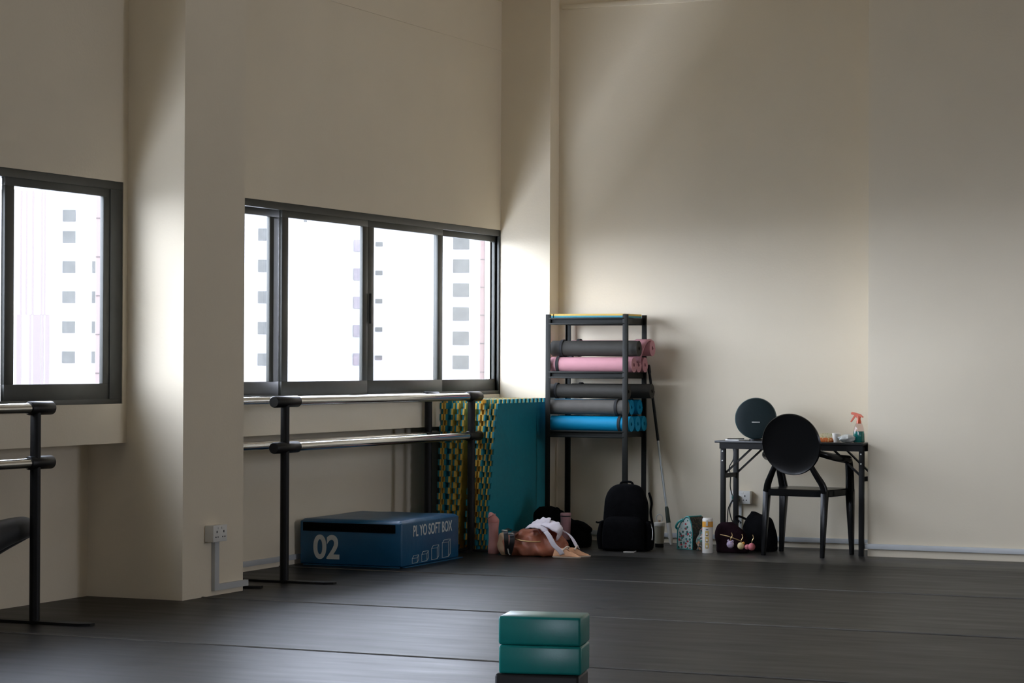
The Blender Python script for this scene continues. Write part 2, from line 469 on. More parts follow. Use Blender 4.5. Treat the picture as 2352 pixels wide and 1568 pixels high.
def text_mesh(name, body, size, parent, m, mtx, xs=1.0, bold=0.0, extrude=0.0012, spacing=1.0):
    cu = bpy.data.curves.new(name + '_curve', 'FONT')
    cu.body = body; cu.size = size; cu.offset = bold; cu.extrude = extrude; cu.space_character = spacing
    cu.align_x = 'LEFT'
    t = bpy.data.objects.new(name + '_tmp', cu); COL.objects.link(t)
    dg = bpy.context.evaluated_depsgraph_get()
    me = bpy.data.meshes.new_from_object(t.evaluated_get(dg))
    bpy.data.objects.remove(t)
    me.transform(mtx @ Matrix.Diagonal((xs, 1, 1, 1)))
    me.materials.clear(); me.materials.append(M[m])
    o = bpy.data.objects.new(name, me); COL.objects.link(o); o.parent = parent
    return o

def smooth(pts, n=6):
    out = []
    P = [Vector(p) for p in pts]
    for i in range(len(P) - 1):
        a, b_, c_, d_ = P[max(i - 1, 0)], P[i], P[i + 1], P[min(i + 2, len(P) - 1)]
        for k in range(n):
            s = k / n
            out.append(0.5 * ((2 * b_) + (c_ - a) * s + (2 * a - 5 * b_ + 4 * c_ - d_) * s * s + (-a + 3 * b_ - 3 * c_ + d_) * s ** 3))
    out.append(P[-1]); return out

# ------------------------------------------------------------------ room shell
XU, XR = -7.28, -7.53          # upper wall face, recess face below the sill box
YB, YP = 16.45, 15.90          # back wall, projecting pier face
CEIL = 4.35
SEAMS = [-2.0, 0.0, 1.95, 3.88, 5.78, 7.68, 9.58, 11.47, 13.42, 15.13]
b = MB()
b.use('vinyl')
for i in range(len(SEAMS) - 1):                                   # each strip laps over the one in front: its near edge is a raised lip
    y0, y1 = SEAMS[i], SEAMS[i + 1]
    b.use('vinyl').prism([(y0 + 0.003, -0.006), (y1 + 0.02, -0.006), (y1 + 0.02, 0.0), (y0 + 0.05, 0.0), (y0 + 0.012, 0.0048), (y0 + 0.003, 0.0048)], XR - 0.1, 4.0, 'x')
    b.use('lip').box(XR - 0.1, 4.0, y0 + 0.0005, y0 + 0.0031, -0.004, 0.0047)
b.use('vinyl2').box(XR - 0.1, 4.0, SEAMS[-1] + 0.02, YB + 0.1, -0.006, 0.0006, bev=0.0005)
b.use('hole').box(XR - 0.1, 4.0, -2.2, YB + 0.1, -0.12, -0.006)
fl = struct(b.build('floor'), 'black vinyl dance floor laid in wide strips')

b = MB()
ys = [-2.2]
for k in (3, 1, 2): ys += list(WINS[k])
ys.append(YB)
XO = -7.385
for i in range(0, len(ys), 2):                                    # solid wall between the openings
    b.box(XO, XU, ys[i], ys[i + 1], WIN_Z0, WIN_Z1)
b.box(XO, XU, -2.2, YB, WIN_Z1, CEIL)                             # wall above the windows
b.box(XO, XU, -2.2, YB, 0.85, WIN_Z0)                             # sill box that juts out over the recess
b.box(XR - 0.12, XR, -2.2, YB, -0.05, 0.86)
b.box(XR - 0.12, XU - 0.01, -2.2, YB, 0.85, 0.90)
b.box(XR - 0.12, XO, -2.2, YB, WIN_Z1 + 0.3, CEIL)                       # recessed wall under it
struct(b.build('wall_left', 'wall'), 'off-white window wall with a boxed sill')
b = MB().box(XU - 0.01, XU + 0.006, 11.92, 16.285, 3.600, 3.612)
struct(b.build('trim_1', 'wall'), 'thin joint line high on the window wall')
for n_, (y0, y1) in enumerate(((11.27, 11.92), (6.3, 6.95), (1.55, 2.2))):
    b = MB().prism([(XR - 0.02, 0), (-6.92, 0), (-6.92, CEIL), (XO + 0.02, CEIL), (XO + 0.02, 0.88), (XR - 0.02, 0.88)], y0, y1, 'y')
    struct(b.build('wall_left_pillar', 'wall'), ['square white pillar between the two windows', 'square white pillar outside the frame', 'square white pillar behind the camera side'][n_])
b = MB().prism([(XR - 0.02, 0), (-6.885, 0), (-6.885, CEIL), (XO + 0.02, CEIL), (XO + 0.02, 0.88), (XR - 0.02, 0.88)], 16.285, YB + 0.02, 'y')
struct(b.build('wall_corner_pillar', 'wall'), 'narrow white pillar in the corner right of the window')
b = MB().prism([(XR - 0.1, -0.05), (4.1, -0.05), (4.1, CEIL), (XO, CEIL), (XO, 0.88), (XR - 0.1, 0.88)], YB, YB + 0.04, 'y')
struct(b.build('wall_back', 'wall'), 'off-white back wall')
b = MB().box(-4.385, 4.1, YP, YB + 0.02, 0, CEIL, bev=0.004)
struct(b.build('wall_back_pier', 'wall'), 'projecting off-white wall right of the desk')
b = MB()
yy = [-2.3] + [v for q in FILL_WINS for v in q] + [YB + 0.1]
for i in range(0, len(yy), 2): b.box(4.0, 4.15, yy[i], yy[i + 1], WIN_Z0, RW_Z1)
b.box(4.0, 4.15, -2.3, YB + 0.1, -0.05, WIN_Z0); b.box(4.0, 4.15, -2.3, YB + 0.1, RW_Z1, CEIL)
struct(b.build('wall_right', 'farwall'), 'side wall outside the frame')
b = MB().box(XR - 0.1, BX0, -2.35, -2.2, -0.05, CEIL).box(BX1, 4.1, -2.35, -2.2, -0.05, CEIL).box(BX0, BX1, -2.35, -2.2, BZ1, CEIL)
struct(b.build('wall_behind', 'farwall'), 'wall behind the camera')
b = MB().box(XR - 0.1, 4.1, -2.35, YB + 0.1, CEIL, CEIL + 0.12)
struct(b.build('ceiling', 'ceil'), 'dim ceiling')
# cable strip high on the back wall, trunking low on the walls
b = MB().box(-6.86, -4.39, YB - 0.02, YB + 0.002, 3.905, 3.94, bev=0.003)
struct(b.build('trim_2', 'wall'), 'thin cable strip high on the back wall')
b = MB().box(XU - 0.002, XU + 0.02, 11.93, 16.28, 3.965, 4.0, bev=0.003)
struct(b.build('trim_3', 'wall'), 'thin cable strip high on the window wall')
b = MB().box(-6.88, -4.39, YB - 0.022, YB + 0.002, 0.040, 0.073, bev=0.002)
b.box(-4.412, -4.383, YP + 0.002, YB - 0.02, 0.05, 0.086, bev=0.002)
struct(b.build('trim_4', 'trunk'), 'pale grey cable trunking along the back wall')
b = MB().box(-4.40, 4.0, YP - 0.022, YP + 0.002, 0.052, 0.087, bev=0.002)
struct(b.build('trim_5', 'trunk'), 'pale grey cable trunking along the projecting wall')
b = MB().box(XR - 0.002, XR + 0.012, 11.93, 15.2, 0.030, 0.064, bev=0.002)
struct(b.build('trim_6', 'trunk'), 'pale grey cable trunking in the recess under the window')
XPF = -6.92
b = MB().prism([(11.575, 0.028), (11.945, 0.028), (11.945, 0.062), (11.622, 0.062), (11.622, 0.31), (11.575, 0.31)], XPF - 0.002, XPF + 0.022, 'x')
struct(b.build('trim_7', 'trunk'), 'grey conduit from the pillar socket down to the floor')
b = MB().box(-5.474, -5.455, YB - 0.016, YB + 0.002, 0.05, 0.30, bev=0.002)
struct(b.build('trim_8', 'trunk'), 'grey conduit under the back wall socket')
# low skirting, just a lip of wall paint under the trunking of the projecting wall
# wall sockets
def socket(loc, rz, wdt, label, group=None, pins=((-.3,), )):
    t = thing('wall_socket', label, 'socket', loc, rz)
    # local: face looks along -y, x across, z up, origin at the centre on the wall
    b = MB().box(-wdt / 2, wdt / 2, -0.048, 0.0, -0.045, 0.045, bev=0.004)
    b.build('back_box', 'white_pl', t)
    b = MB().box(-wdt / 2 - 0.001, wdt / 2 + 0.001, -0.056, -0.047, -0.046, 0.046, bev=0.003)
    fp = b.build('face_plate', 'white_pl', t)
    n = 2
    for i in range(n):
        cx = (i - (n - 1) / 2) * wdt / 2
        for a0, a1, c0, c1 in ((-0.004, 0.004, 0.004, 0.016), (-0.016, -0.007, -0.022, -0.016), (0.007, 0.016, -0.022, -0.016)):
            MB().box(cx + a0, cx + a1, -0.0575, -0.055, c0, c1).build('pin_hole', 'hole', fp)
        cx = (i - (n - 1) / 2) * wdt / 4
        MB().box(cx - 0.008, cx + 0.008, -0.0590, -0.055, 0.025, 0.036, bev=0.001).build('switch', 'white_pl', fp)
    return t
socket((-6.92, 11.575, 0.348), R(90), 0.146, 'white double wall socket on the side of the square pillar')
socket((-5.455, YB, 0.346), 0, 0.15, 'white wall socket under the desk with a green plug')

# ------------------------------------------------------------------ windows
XW = XU - 0.05                 # centre plane of the window frames
def sash(parent, y0, y1, x, right_w, left_w, handle=None, pale=None):
    z0, z1, zg0, zg1 = 1.088, 2.236, 1.176, 2.187
    t = 0.018
    b = MB()
    b.box(x - 0.005, x + t, y0, y1, z0, zg0, bev=0.002)
    b.box(x - 0.005, x + t, y0, y1, zg1, z1, bev=0.002)
    b.box(x - 0.005, x + t, y0, y0 + left_w, zg0, zg1, bev=0.002)
    b.box(x - 0.005, x + t, y1 - right_w, y1, zg0, zg1, bev=0.002)
    s = b.build('sash', 'alu', parent)
    MB().box(x - 0.003, x + 0.003, y0 + left_w - 0.004, y1 - right_w + 0.004, zg0 - 0.004, zg1 + 0.004).build('glass', 'glass', s)
    if handle:
        hy = handle
        hb = MB().box(x + t - 0.002, x + t + 0.012, hy - 0.012, hy + 0.012, 1.55, 1.75, bev=0.003)
        hb.build('pull_handle', 'alu', s)
    if pale:  # bright edge of the sliding sash
        a, c = pale
        MB().box(x + t - 0.001, x + t + 0.004, a, c, zg0, zg1 - 0.01).build('edge_seal', 'alu2', s)
    return s
def window(n, label, sashes, jr):
    y0, y1 = WINS[n]
    w = thing('window_%d' % n, label, None)
    w['kind'] = 'structure'
    b = MB()
    xa, xb = XW - 0.045, XU - 0.004
    b.box(xa, xb, y0, y1, 2.230, WIN_Z1, bev=0.002)
    b.box(xa, xb, y0, y1, WIN_Z0, 1.092, bev=0.002)
    b.box(xa, xb, y0, y0 + 0.03, 1.092, 2.23, bev=0.002)
    b.box(XW + 0.028, xb, y1 - jr, y1, 1.092, 2.23, bev=0.002)
    b.build('frame', 'alu', w)
    for s in sashes: sash(w, *s)
    return w
xin, xout = XW + 0.024, XW - 0.022
# y0, y1, x, right stile, left stile
window(2, 'wide dark-framed sliding window above the right barre', [
    (11.95, 13.085, xout, 0.145, 0.07, None, (12.985, 13.035)),
    (13.012, 14.165, xin, 0.075, 0.078),
    (14.168, 15.31, xin, 0.08, 0.082, 14.20),
    (15.26, 16.275, XW - 0.002, 0.018, 0.095)], 0.014)
window(1, 'dark-framed sliding window at the left edge', [
    (6.98, 8.1, xout, 0.075, 0.07), (8.1, 9.15, xin, 0.075, 0.07), (9.1, 10.16, xout, 0.06, 0.07),
    (10.15, 11.11, xin, 0.065, 0.08)], 0.12)
window(3, 'dark-framed sliding window outside the frame', [
    (2.23, 3.25, xout, 0.075, 0.07), (3.22, 4.26, xin, 0.075, 0.07), (4.26, 5.3, xin, 0.075, 0.07), (5.25, 6.27, xout, 0.075, 0.07)], 0.04)

# ------------------------------------------------------------------ buildings far outside
def far(px, D):
    """ground position seen along image column px at depth D from the camera"""
    k = (px - 1176) / FPX * D
    return Vector((math.cos(YAW) * k - math.sin(YAW) * D, math.sin(YAW) * k + math.cos(YAW) * D, 0))
GZ = -28.0
def building(px0, px1, D, top, wall, label, dep=14.0):
    p0 = far(px0, D); wd = (px1 - px0) / FPX * D
    t = thing('apartment_building', label, 'building', (p0.x, p0.y, GZ), YAW)
    MB().box(0, wd, 0, dep, 0, top - GZ).build('wall', wall, t)
    return t, (lambda x: (x - px0) / FPX * D), (lambda y: CAMH + (832 - y) / FPX * D - GZ)
def pane(t, X, Z, x0, x1, y0, y1, m='pane_far', name='window', out=0.12):
    MB().box(X(x0), X(x1), -out, 0.15, Z(y1), Z(y0)).build(name, m, t)
t, X, Z = building(-140, 300, 222, 17.0, 'facade', 'white tower block with square grey windows seen through the left window')
for y in (494, 543, 612, 681, 750, 819): pane(t, X, Z, 143, 172, y - 8, y + 19)
for y in (612, 681, 750, 819): pane(t, X, Z, 211, 218, y - 8, y + 19)
for x0, x1 in ((45, 50), (58, 62), (72, 77), (93, 97), (100, 104)):
    MB().box(X(x0), X(x1), -0.03, 0.1, Z(728), Z(442)).build('rib', 'facade_rib', t)
for x0, x1 in ((38, 49), (67, 72), (76, 93), (95, 100), (104, 113)):
    MB().box(X(x0), X(x1), -0.05, 0.1, 0, Z(727)).build('rib', 'facade_rib', t)
t, X, Z = building(219, 330, 176, 14.0, 'facade_pink', 'pale pink building with dark joint lines at the left window edge', 8)
for y in (505, 594, 683, 772, 861): pane(t, X, Z, 219, 330, y - 1, y + 1, 'joint', 'joint_line', 0.05)
t, X, Z = building(505, 770, 219, 15.5, 'facade', 'white block with grey windows behind the first pane of the wide window')
for y in (540, 612, 684, 755, 827): pane(t, X, Z, 592, 636, y - 13, y + 15)
pane(t, X, Z, 697, 704, 490, 512)
t, X, Z = building(780, 985, 239, 16, 'facade', 'white block with pale loggias in the middle of the wide window')
for y in (566, 632, 697, 762, 827):
    pane(t, X, Z, 812, 840, y - 14, y + 13, 'pane_pale', 'loggia')
    pane(t, X, Z, 862, 878, y - 9, y + 1, 'pane_far')
t, X, Z = building(985, 1108, 282, 17, 'facade', 'white block with a column of grey windows behind the last pane')
for y in (557, 611, 666, 721, 777, 832): pane(t, X, Z, 1040, 1077, y - 15, y + 16)
t, X, Z = building(1102, 1230, 240, 15.5, 'facade_pink2', 'pink block with dark joint lines at the right end of the wide window', 8)
MB().box(X(1113), X(1124), -0.1, 0.1, 0, Z(505)).build('wall_strip', 'facade', t)
for y in (596, 660, 724, 789, 855): pane(t, X, Z, 1102, 1230, y - 1, y + 1, 'joint', 'joint_line', 0.05)
g = MB().box(-600, -30, -300, 700, GZ - 1, GZ)
struct(g.build('ground', 'ground'), 'ground far below the windows')

# ------------------------------------------------------------------ ballet barres
HB, LB = 1.062, 0.792
def barre(name, label, y0, y1, x, rad=0.026, ends=(True, True)):
    t = thing(name, label, 'ballet barre', (x, y0, 0), 0, 'ballet barres along the window wall')
    L = y1 - y0
    for k in (0, L):
        MB().tube([(0, k, 0.012), (0, k, HB)], 0.0265, 16).build('post', 'black_metal', t)
        b = MB()
        b.prism([(-0.30, -0.035), (0.28, -0.035), (0.33, -0.005), (0.33, 0.035), (-0.28, 0.035), (-0.33, 0.005)], 0, 0.012, 'z',
                Matrix.Translation((0, k, 0)))
        b.build('foot', 'black_metal', t)
        for z in (HB, LB):
            a0, a1 = (k - 0.135, k + 0.15) if k == 0 else (k - 0.06, k + 0.135)
            b = MB().tube([(0.0, a0, z), (0.0, a0 + 0.006, z), (0.0, a1 - 0.006, z), (0.0, a1, z)], [0.030, 0.034, 0.034, 0.030], 20)
            b.build('clamp', 'black_pl', t)
    for z in (HB, LB):
        MB().tube([(0, -0.12, z), (0, L + 0.115, z)], rad, 20).build('rail', 'chrome', t)
    return t
barre('ballet_barre', 'two-rail ballet barre behind the blue soft box', 12.485, 15.107, -6.968)
barre('ballet_barre', 'two-rail ballet barre cut off by the left edge of the photo', 7.45, 10.0, -6.99)
barre('ballet_barre', 'rear two-rail ballet barre between the wall and the front barre', 12.09, 14.98, -7.235)

# ------------------------------------------------------------------ soft box
RZB = R(1.5)
t = thing('plyometric_box', 'blue soft jump box lettered 02 under the right barre', 'soft box', (-6.77, 13.64, 0), RZB)
bw, bd, bh = 0.72, 0.90, 0.296
b = MB().box(-bw, 0, 0, bd, 0.006, bh - 0.012, bev=0.012, seg=3)
b.build('body', 'blue_vinyl', t)
def toplid(u, v):
    x = -bw * (1 - u) + 0.004 * (1 - 2 * u); y = bd * v + 0.004 * (1 - 2 * v)
    e = min(u, 1 - u, v, 1 - v)
    return Vector((x, y, bh - 0.016 + 0.016 * min(1, e / 0.03) ** 0.5 + 0.004 * mnoise.noise(Vector((x * 5, y * 5, 2)))))
MB().grid(toplid, 40, 40).build('top_cover', 'blue_vinyl', t)
b = MB().box(-bw + 0.025, -0.045, -0.006, 0.006, bh - 0.078, bh - 0.024, bev=0.002)
b.build('velcro_strip', 'velcro', t)
b = MB().box(-bw + 0.03, -0.012, -0.012, 0.004, 0.0, 0.006, bev=0.001)
b.box(-0.01, 0.016, 0.02, bd + 0.03, 0.0, 0.006, bev=0.001)
b.build('bottom_flap', 'blue_vinyl', t)
FR = Matrix(((1, 0, 0, 0), (0, 0, -1, 0), (0, 1, 0, 0), (0, 0, 0, 1)))      # text plane facing -y
SD = Matrix(((0, 0, 1, 0), (1, 0, 0, 0), (0, 1, 0, 0), (0, 0, 0, 1)))       # text plane facing +x
text_mesh('number', '02', 0.207, t, 'print', Matrix.Translation((-0.622, -0.0015, 0.047)) @ FR, xs=0.90, bold=0.0055)
text_mesh('lettering', 'PL YO SOFT BOX', 0.098, t, 'print', Matrix.Translation((0.0015, 0.165, 0.190)) @ SD, xs=0.80, bold=0.0012, spacing=1.02)
def icon(y0, y1, z0, h):
    b = MB()
    d = (y1 - y0) * 0.22; zd = 0.018
    r = 0.0022
    P = lambda y, z: (0.001, y, z)
    A = [(y0, z0), (y1 - d, z0 + 0.001), (y1 - d, z0 + h), (y0, z0 + h)]
    B = [(y1, z0 + zd), (y1, z0 + h + zd), (y0 + d, z0 + h + zd)]
    segs = [(A[0], A[1]), (A[1], A[2]), (A[2], A[3]), (A[3], A[0]), (A[1], B[0]), (B[0], B[1]), (B[1], A[2]), (B[1], B[2]), (B[2], A[3])]
    for p, q in segs: b.bar(P(*p), P(*q), 0.002, r * 1.6, up=(1, 0, 0))
    b.build('size_icon', 'print', t)
for ic in ((0.155, 0.255, 0.020, 0.030), (0.30, 0.405, 0.020, 0.046), (0.455, 0.57, 0.021, 0.072), (0.625, 0.755, 0.022, 0.096)): icon(*ic)

# ------------------------------------------------------------------ foam puzzle tiles
def tile_outline(size, n, dep, phase):
    """square with interlocking teeth on all four sides"""
    h = size / 2; p = size / n
    def side(k):
        pts = []
        for i in range(n):
            a = -h + i * p
            m = a + p / 2
            f = p * 0.05
            up = (i % 2 == 0) ^ phase ^ (k % 2)
            if i % 2 == (0 if not phase else 1) :
                pts += [(a + f, -h), (a - f + 0.0, -h - dep), (a + p + f, -h - dep), (a + p - f, -h)]
        return pts
    out = []
    for k in range(4):
        c, s_ = math.cos(k * math.pi / 2), math.sin(k * math.pi / 2)
        out.append((-h * c + h * s_, -h * s_ - h * c))
        for x, y in side(k): out.append((x * c - y * s_, x * s_ + y * c))
    # drop near-duplicate corners
    r = []
    for q in out:
        if not r or (abs(q[0] - r[-1][0]) + abs(q[1] - r[-1][1])) > 1e-4: r.append(q)
    return r
def make_tile(label, size, n, group, phase=False, flip=False, th=0.0125):
    t = thing('foam_tile', label, 'foam tile', group=group)
    o = tile_outline(size, n, 0.024 * size + 0.004, phase)
    a, c = ('teal_foam', 'yellow_foam') if not flip else ('yellow_foam', 'teal_foam')
    # local: lies in the y-z plane (standing), thickness along x
    MB().prism(o, -th, 0.0, 'x').build('teal_layer' if not flip else 'yellow_layer', a, t)
    MB().prism(o, 0.0, th, 'x').build('yellow_layer' if not flip else 'teal_layer', c, t)
    return t
GT = 'foam tiles leaning on edge in the corner'
names = ['innermost', 'second', 'third', 'fourth', 'fifth', 'sixth', 'seventh', 'eighth', 'ninth', 'outermost']
# (x at floor, y of the near edge, phase, flip)  flip False: teal looks to -x, yellow to +x
TS = 0.985
tiles = [(-7.297, 15.25, 0, 0), (-7.268, 15.25, 0, 1), (-7.232, 15.25, 1, 0), (-7.194, 15.25, 0, 0), (-7.156, 15.25, 1, 0),
         (-7.082, 15.25, 1, 0), (-7.045, 15.25, 0, 0), (-7.010, 15.25, 0, 1), (-6.977, 15.25, 1, 1), (-6.945, 15.25, 1, 1)]
for i, (x, y, ph, fp) in enumerate(tiles):
    lab = ['teal and yellow foam tile nearest the window wall in the leaning stack', 'second foam tile from the window wall in the leaning stack',
           'third foam tile from the window wall in the leaning stack', 'fourth foam tile from the window wall in the leaning stack',
           'fifth foam tile from the wall, its yellow face showing in the gap', 'sixth foam tile from the wall, first behind the barre post',
           'seventh foam tile from the wall in the leaning stack', 'eighth foam tile from the wall, third from the teal front one',
           'ninth foam tile from the wall, just behind the teal front one', 'outermost foam tile with its big teal face to the room'][i]
    t = make_tile(lab, TS, 25, GT, bool(ph), bool(fp))
    lean = 0.034 + 0.0065 * i                                     # how far the near upper corner sags towards the room
    hh = TS / 2 + 0.028
    for ch in t.children:
        bm = bmesh.new(); bm.from_mesh(ch.data)
        for v in bm.verts:
            v.co.x += lean * (v.co.z + hh) / (2 * hh) * min(1.0, max(0.0, 0.5 - 0.95 * v.co.y / TS))
        bm.to_mesh(ch.data); bm.free()
    t.rotation_euler = (0, 0, R(-2.6))
    t.location = (x + 0.024, y + hh, hh)

# ------------------------------------------------------------------ storage rack
RX0, RX1, RY0, RY1, RH = -6.775, -6.182, 16.0, 16.385, 1.645
t = thing('storage_rack', 'dark steel rack holding rolled mats by the back wall', 'rack', ((RX0 + RX1) / 2, (RY0 + RY1) / 2, 0))
hx, hy = (RX1 - RX0) / 2, (RY1 - RY0) / 2
for sx in (-1, 1):
    for sy in (-1, 1):
        b = MB()
        cx, cy = sx * hx, sy * hy
        b.box(cx - 0.019, cx + 0.019, cy - sy * 0.0 - 0.0025, cy + 0.0025, 0.0, RH, bev=0.001)
        xx = cx + sx * 0.0175
        b.box(xx - 0.0025, xx + 0.0025, min(cy, cy - sy * 0.016), max(cy, cy - sy * 0.016), 0.0, RH, bev=0.001)
        p = b.build('post', 'rackm', t)
for z in (1.575, 1.190, 0.768):
    b = MB()
    for sy in (-1, 1):
        yy = sy * (hy - 0.008)
        b.box(-hx + 0.004, hx - 0.004, yy - sy * 0.008 - 0.002, yy - sy * 0.008 + 0.002, z, z + 0.044)
        b.box(-hx + 0.004, hx - 0.004, yy - 0.011, yy + 0.011, z - 0.004, z + 0.009, bev=0.003)
        b.box(-hx + 0.004, hx - 0.004, yy - 0.011, yy + 0.011, z + 0.034, z + 0.047, bev=0.003)
    for sx in (-1, 1):
        xx = sx * (hx - 0.01)
        b.box(xx - 0.006, xx + 0.006, -hy + 0.01, hy - 0.01, z, z + 0.044)
    b.box(-hx + 0.01, hx - 0.01, -hy + 0.012, hy - 0.012, z + 0.030, z + 0.037)
    b.build('shelf', 'rackm', t)
SH = {1: 1.575 + 0.0372, 2: 1.190 + 0.0372, 3: 0.768 + 0.0372}

# foam tile lying on the top shelf
t = thing('foam_tile', 'yellow over teal foam tile lying flat on top of the rack', 'foam tile', (-6.477, 16.19, SH[1] + 0.0105))
def sheet(z0, z1):
    o = [(-0.285, -0.188), (-0.262, -0.188), (-0.262, -0.182), (0.255, -0.182), (0.255, -0.188), (0.285, -0.188), (0.285, 0.165), (-0.285, 0.165)]
    b = MB().prism(o, z0, z1, 'z')
    return b
sheet(0.0, 0.0125).build('teal_layer', 'teal_foam', t)
sheet(0.0127, 0.026).build('yellow_layer', 'yellow_foam', t)

# rolled mats
def spiral_roll(r0, R1, turns, L):
    b = MB()
    n = int(turns * 30)
    th = (R1 - r0) / turns * 0.93
    outer, inner = [], []
    for i in range(n + 1):
        a = 2 * math.pi * turns * i / n
        rr = r0 + (R1 - th - r0) * i / n
        c, s_ = math.cos(a), math.sin(a)
        inner.append((rr * c, rr * s_)); outer.append(((rr + th) * c, (rr + th) * s_))
    bm = b.bm
    def ring(x): return [bm.verts.new((x, p[0], p[1])) for p in inner], [bm.verts.new((x, p[0], p[1])) for p in outer]
    i0, o0 = ring(-L / 2); i1, o1 = ring(L / 2)
    for k in range(n):
        bm.faces.new((o0[k], o0[k + 1], o1[k + 1], o1[k]))
        bm.faces.new((i0[k + 1], i0[k], i1[k], i1[k + 1]))
        bm.faces.new((i0[k], i0[k + 1], o0[k + 1], o0[k]))
        bm.faces.new((i1[k + 1], i1[k], o1[k], o1[k + 1]))
    bm.faces.new((o0[n], i0[n], i1[n], o1[n])); bm.faces.new((i0[0], o0[0], o1[0], i1[0]))
    return b
GM = 'rolled exercise mats on the rack'
def make_mat(label, m, r, L, x1, y, z, bands=(0.06,), turns=5, start=0.0):
    """x1 = right end"""
    t = thing('yoga_mat', label, 'rolled mat', (x1 - L / 2, y, z), group=GM, rot=(start, 0, 0))
    spiral_roll(0.010, r, turns, L).build('roll', m, t)
    for s_ in bands:
        xx = -L / 2 + s_
        b = MB()
        ring = [(xx, math.cos(2 * math.pi * k / 40) * (r + 0.0006), math.sin(2 * math.pi * k / 40) * (r + 0.0006)) for k in range(40)]
        bm = b.bm
        A = [bm.verts.new((xx - 0.010, q[1], q[2])) for q in ring]; B = [bm.verts.new((xx + 0.010, q[1], q[2])) for q in ring]
        A2 = [bm.verts.new((xx - 0.010, q[1] * 1.03, q[2] * 1.03)) for q in ring]; B2 = [bm.verts.new((xx + 0.010, q[1] * 1.03, q[2] * 1.03)) for q in ring]
        for k in range(40):
            j = (k + 1) % 40
            bm.faces.new((A2[k], A2[j], B2[j], B2[k])); bm.faces.new((A[k], A2[k], A2[j], A[j])[::-1]); bm.faces.new((B[k], B[j], B2[j], B2[k]))
        b.build('strap', 'band', t)
    return t
rm = 0.058
z2, z3 = SH[2] + rm + 0.002, SH[3] + rm + 0.002
yf, ym, yb = 16.075, 16.191, 16.307
# second shelf: three pink rolls, black and pink above them
make_mat('front pink rolled mat on the middle shelf', 'mat_pink', rm, 0.63, -6.142, yf, z2, (0.055,))
make_mat('pink rolled mat in the middle of the row on the middle shelf', 'mat_pink', rm, 0.63, -6.15, ym, z2, (0.055,))
make_mat('rearmost pink rolled mat of the row on the middle shelf', 'mat_pink', rm, 0.63, -6.145, yb, z2, (0.055,))
make_mat('black rolled mat lying on the front pink mat', 'mat_black', rm + 0.002, 0.665, -6.115, yf + 0.03, z2 + 0.1160, (0.08,))
pm = make_mat('rear pink rolled mat on top, sticking out past the rack', 'mat_pink', rm + 0.004, 0.62, -6.072, yb - 0.045, z2 + 0.120, (0.055,), turns=4)
def flap(u, v):
    return Vector((0.20 + 0.11 * v - 0.05 * u, -0.02 - 0.095 * math.sin(1.6 * u), 0.062 - 0.17 * u ** 2))
fo = MB().grid(flap, 14, 3).build('loose_end', 'mat_pink', pm)
sm = fo.modifiers.new('thickness', 'SOLIDIFY'); sm.thickness = 0.009
# bottom shelf: three blue rolls, then blue and grey, then black
make_mat('front blue rolled mat on the lowest shelf', 'mat_blue', rm, 0.61, -6.160, yf, z3, (0.53,))
make_mat('middle blue rolled mat of the lowest row', 'mat_blue', rm, 0.60, -6.155, ym, z3, (0.53,))
make_mat('rearmost blue rolled mat of the lowest row', 'mat_blue', rm, 0.60, -6.150, yb, z3, (0.53,))
make_mat('blue rolled mat in the upper pair, nearer the room', 'mat_blue', rm, 0.60, -6.205, 16.195, z3 + 0.118, (0.53,))
make_mat('blue rolled mat in the upper pair, nearer the wall', 'mat_blue', rm, 0.60, -6.185, 16.308, z3 + 0.1175, (0.53,))
make_mat('grey rolled mat above the front blue one', 'mat_grey', rm, 0.60, -6.195, yf, z3 + 0.1175, (0.53,))
make_mat('black rolled mat under the middle shelf at the front', 'mat_black', 0.054, 0.62, -6.185, yf + 0.005, z3 + 0.232, (0.07,))
make_mat('black rolled mat sticking out at the rear under the middle shelf', 'mat_black', 0.056, 0.62, -6.085, 16.29, z3 + 0.233, (0.07,))

# ------------------------------------------------------------------ mop leaning in the corner of the rack
t = thing('mop', 'grey mop pole leaning against the back wall beside the rack', 'mop', (-5.93, 16.28, 0))
P0, P1 = Vector((0.0, 0.0, 0.0)), Vector((-0.235, 0.148, 1.285))
L_ = lambda k: P0.lerp(P1, k)
MB().tube([L_(0.13), L_(0.60)], 0.0085, 14).build('pole', 'steelpole', t)
MB().tube([L_(0.575), L_(0.60), L_(0.965), L_(0.985)], [0.010, 0.0105, 0.0095, 0.008], 14).build('upper_pole', 'black_metal', t)
MB().tube([L_(0.95), L_(0.96), L_(0.99), L_(1.0)], [0.011, 0.0125, 0.0125, 0.010], 14).build('hanger_cap', 'black_pl', t)
MB().tube([L_(0.11), L_(0.12), L_(0.20), L_(0.21)], [0.014, 0.016, 0.014, 0.010], 14).build('collar', 'greygrip', t)
MB().tube([L_(0.0), L_(0.02), L_(0.09), L_(0.12)], [0.008, 0.014, 0.018, 0.016], 14).build('socket', 'cream', t)

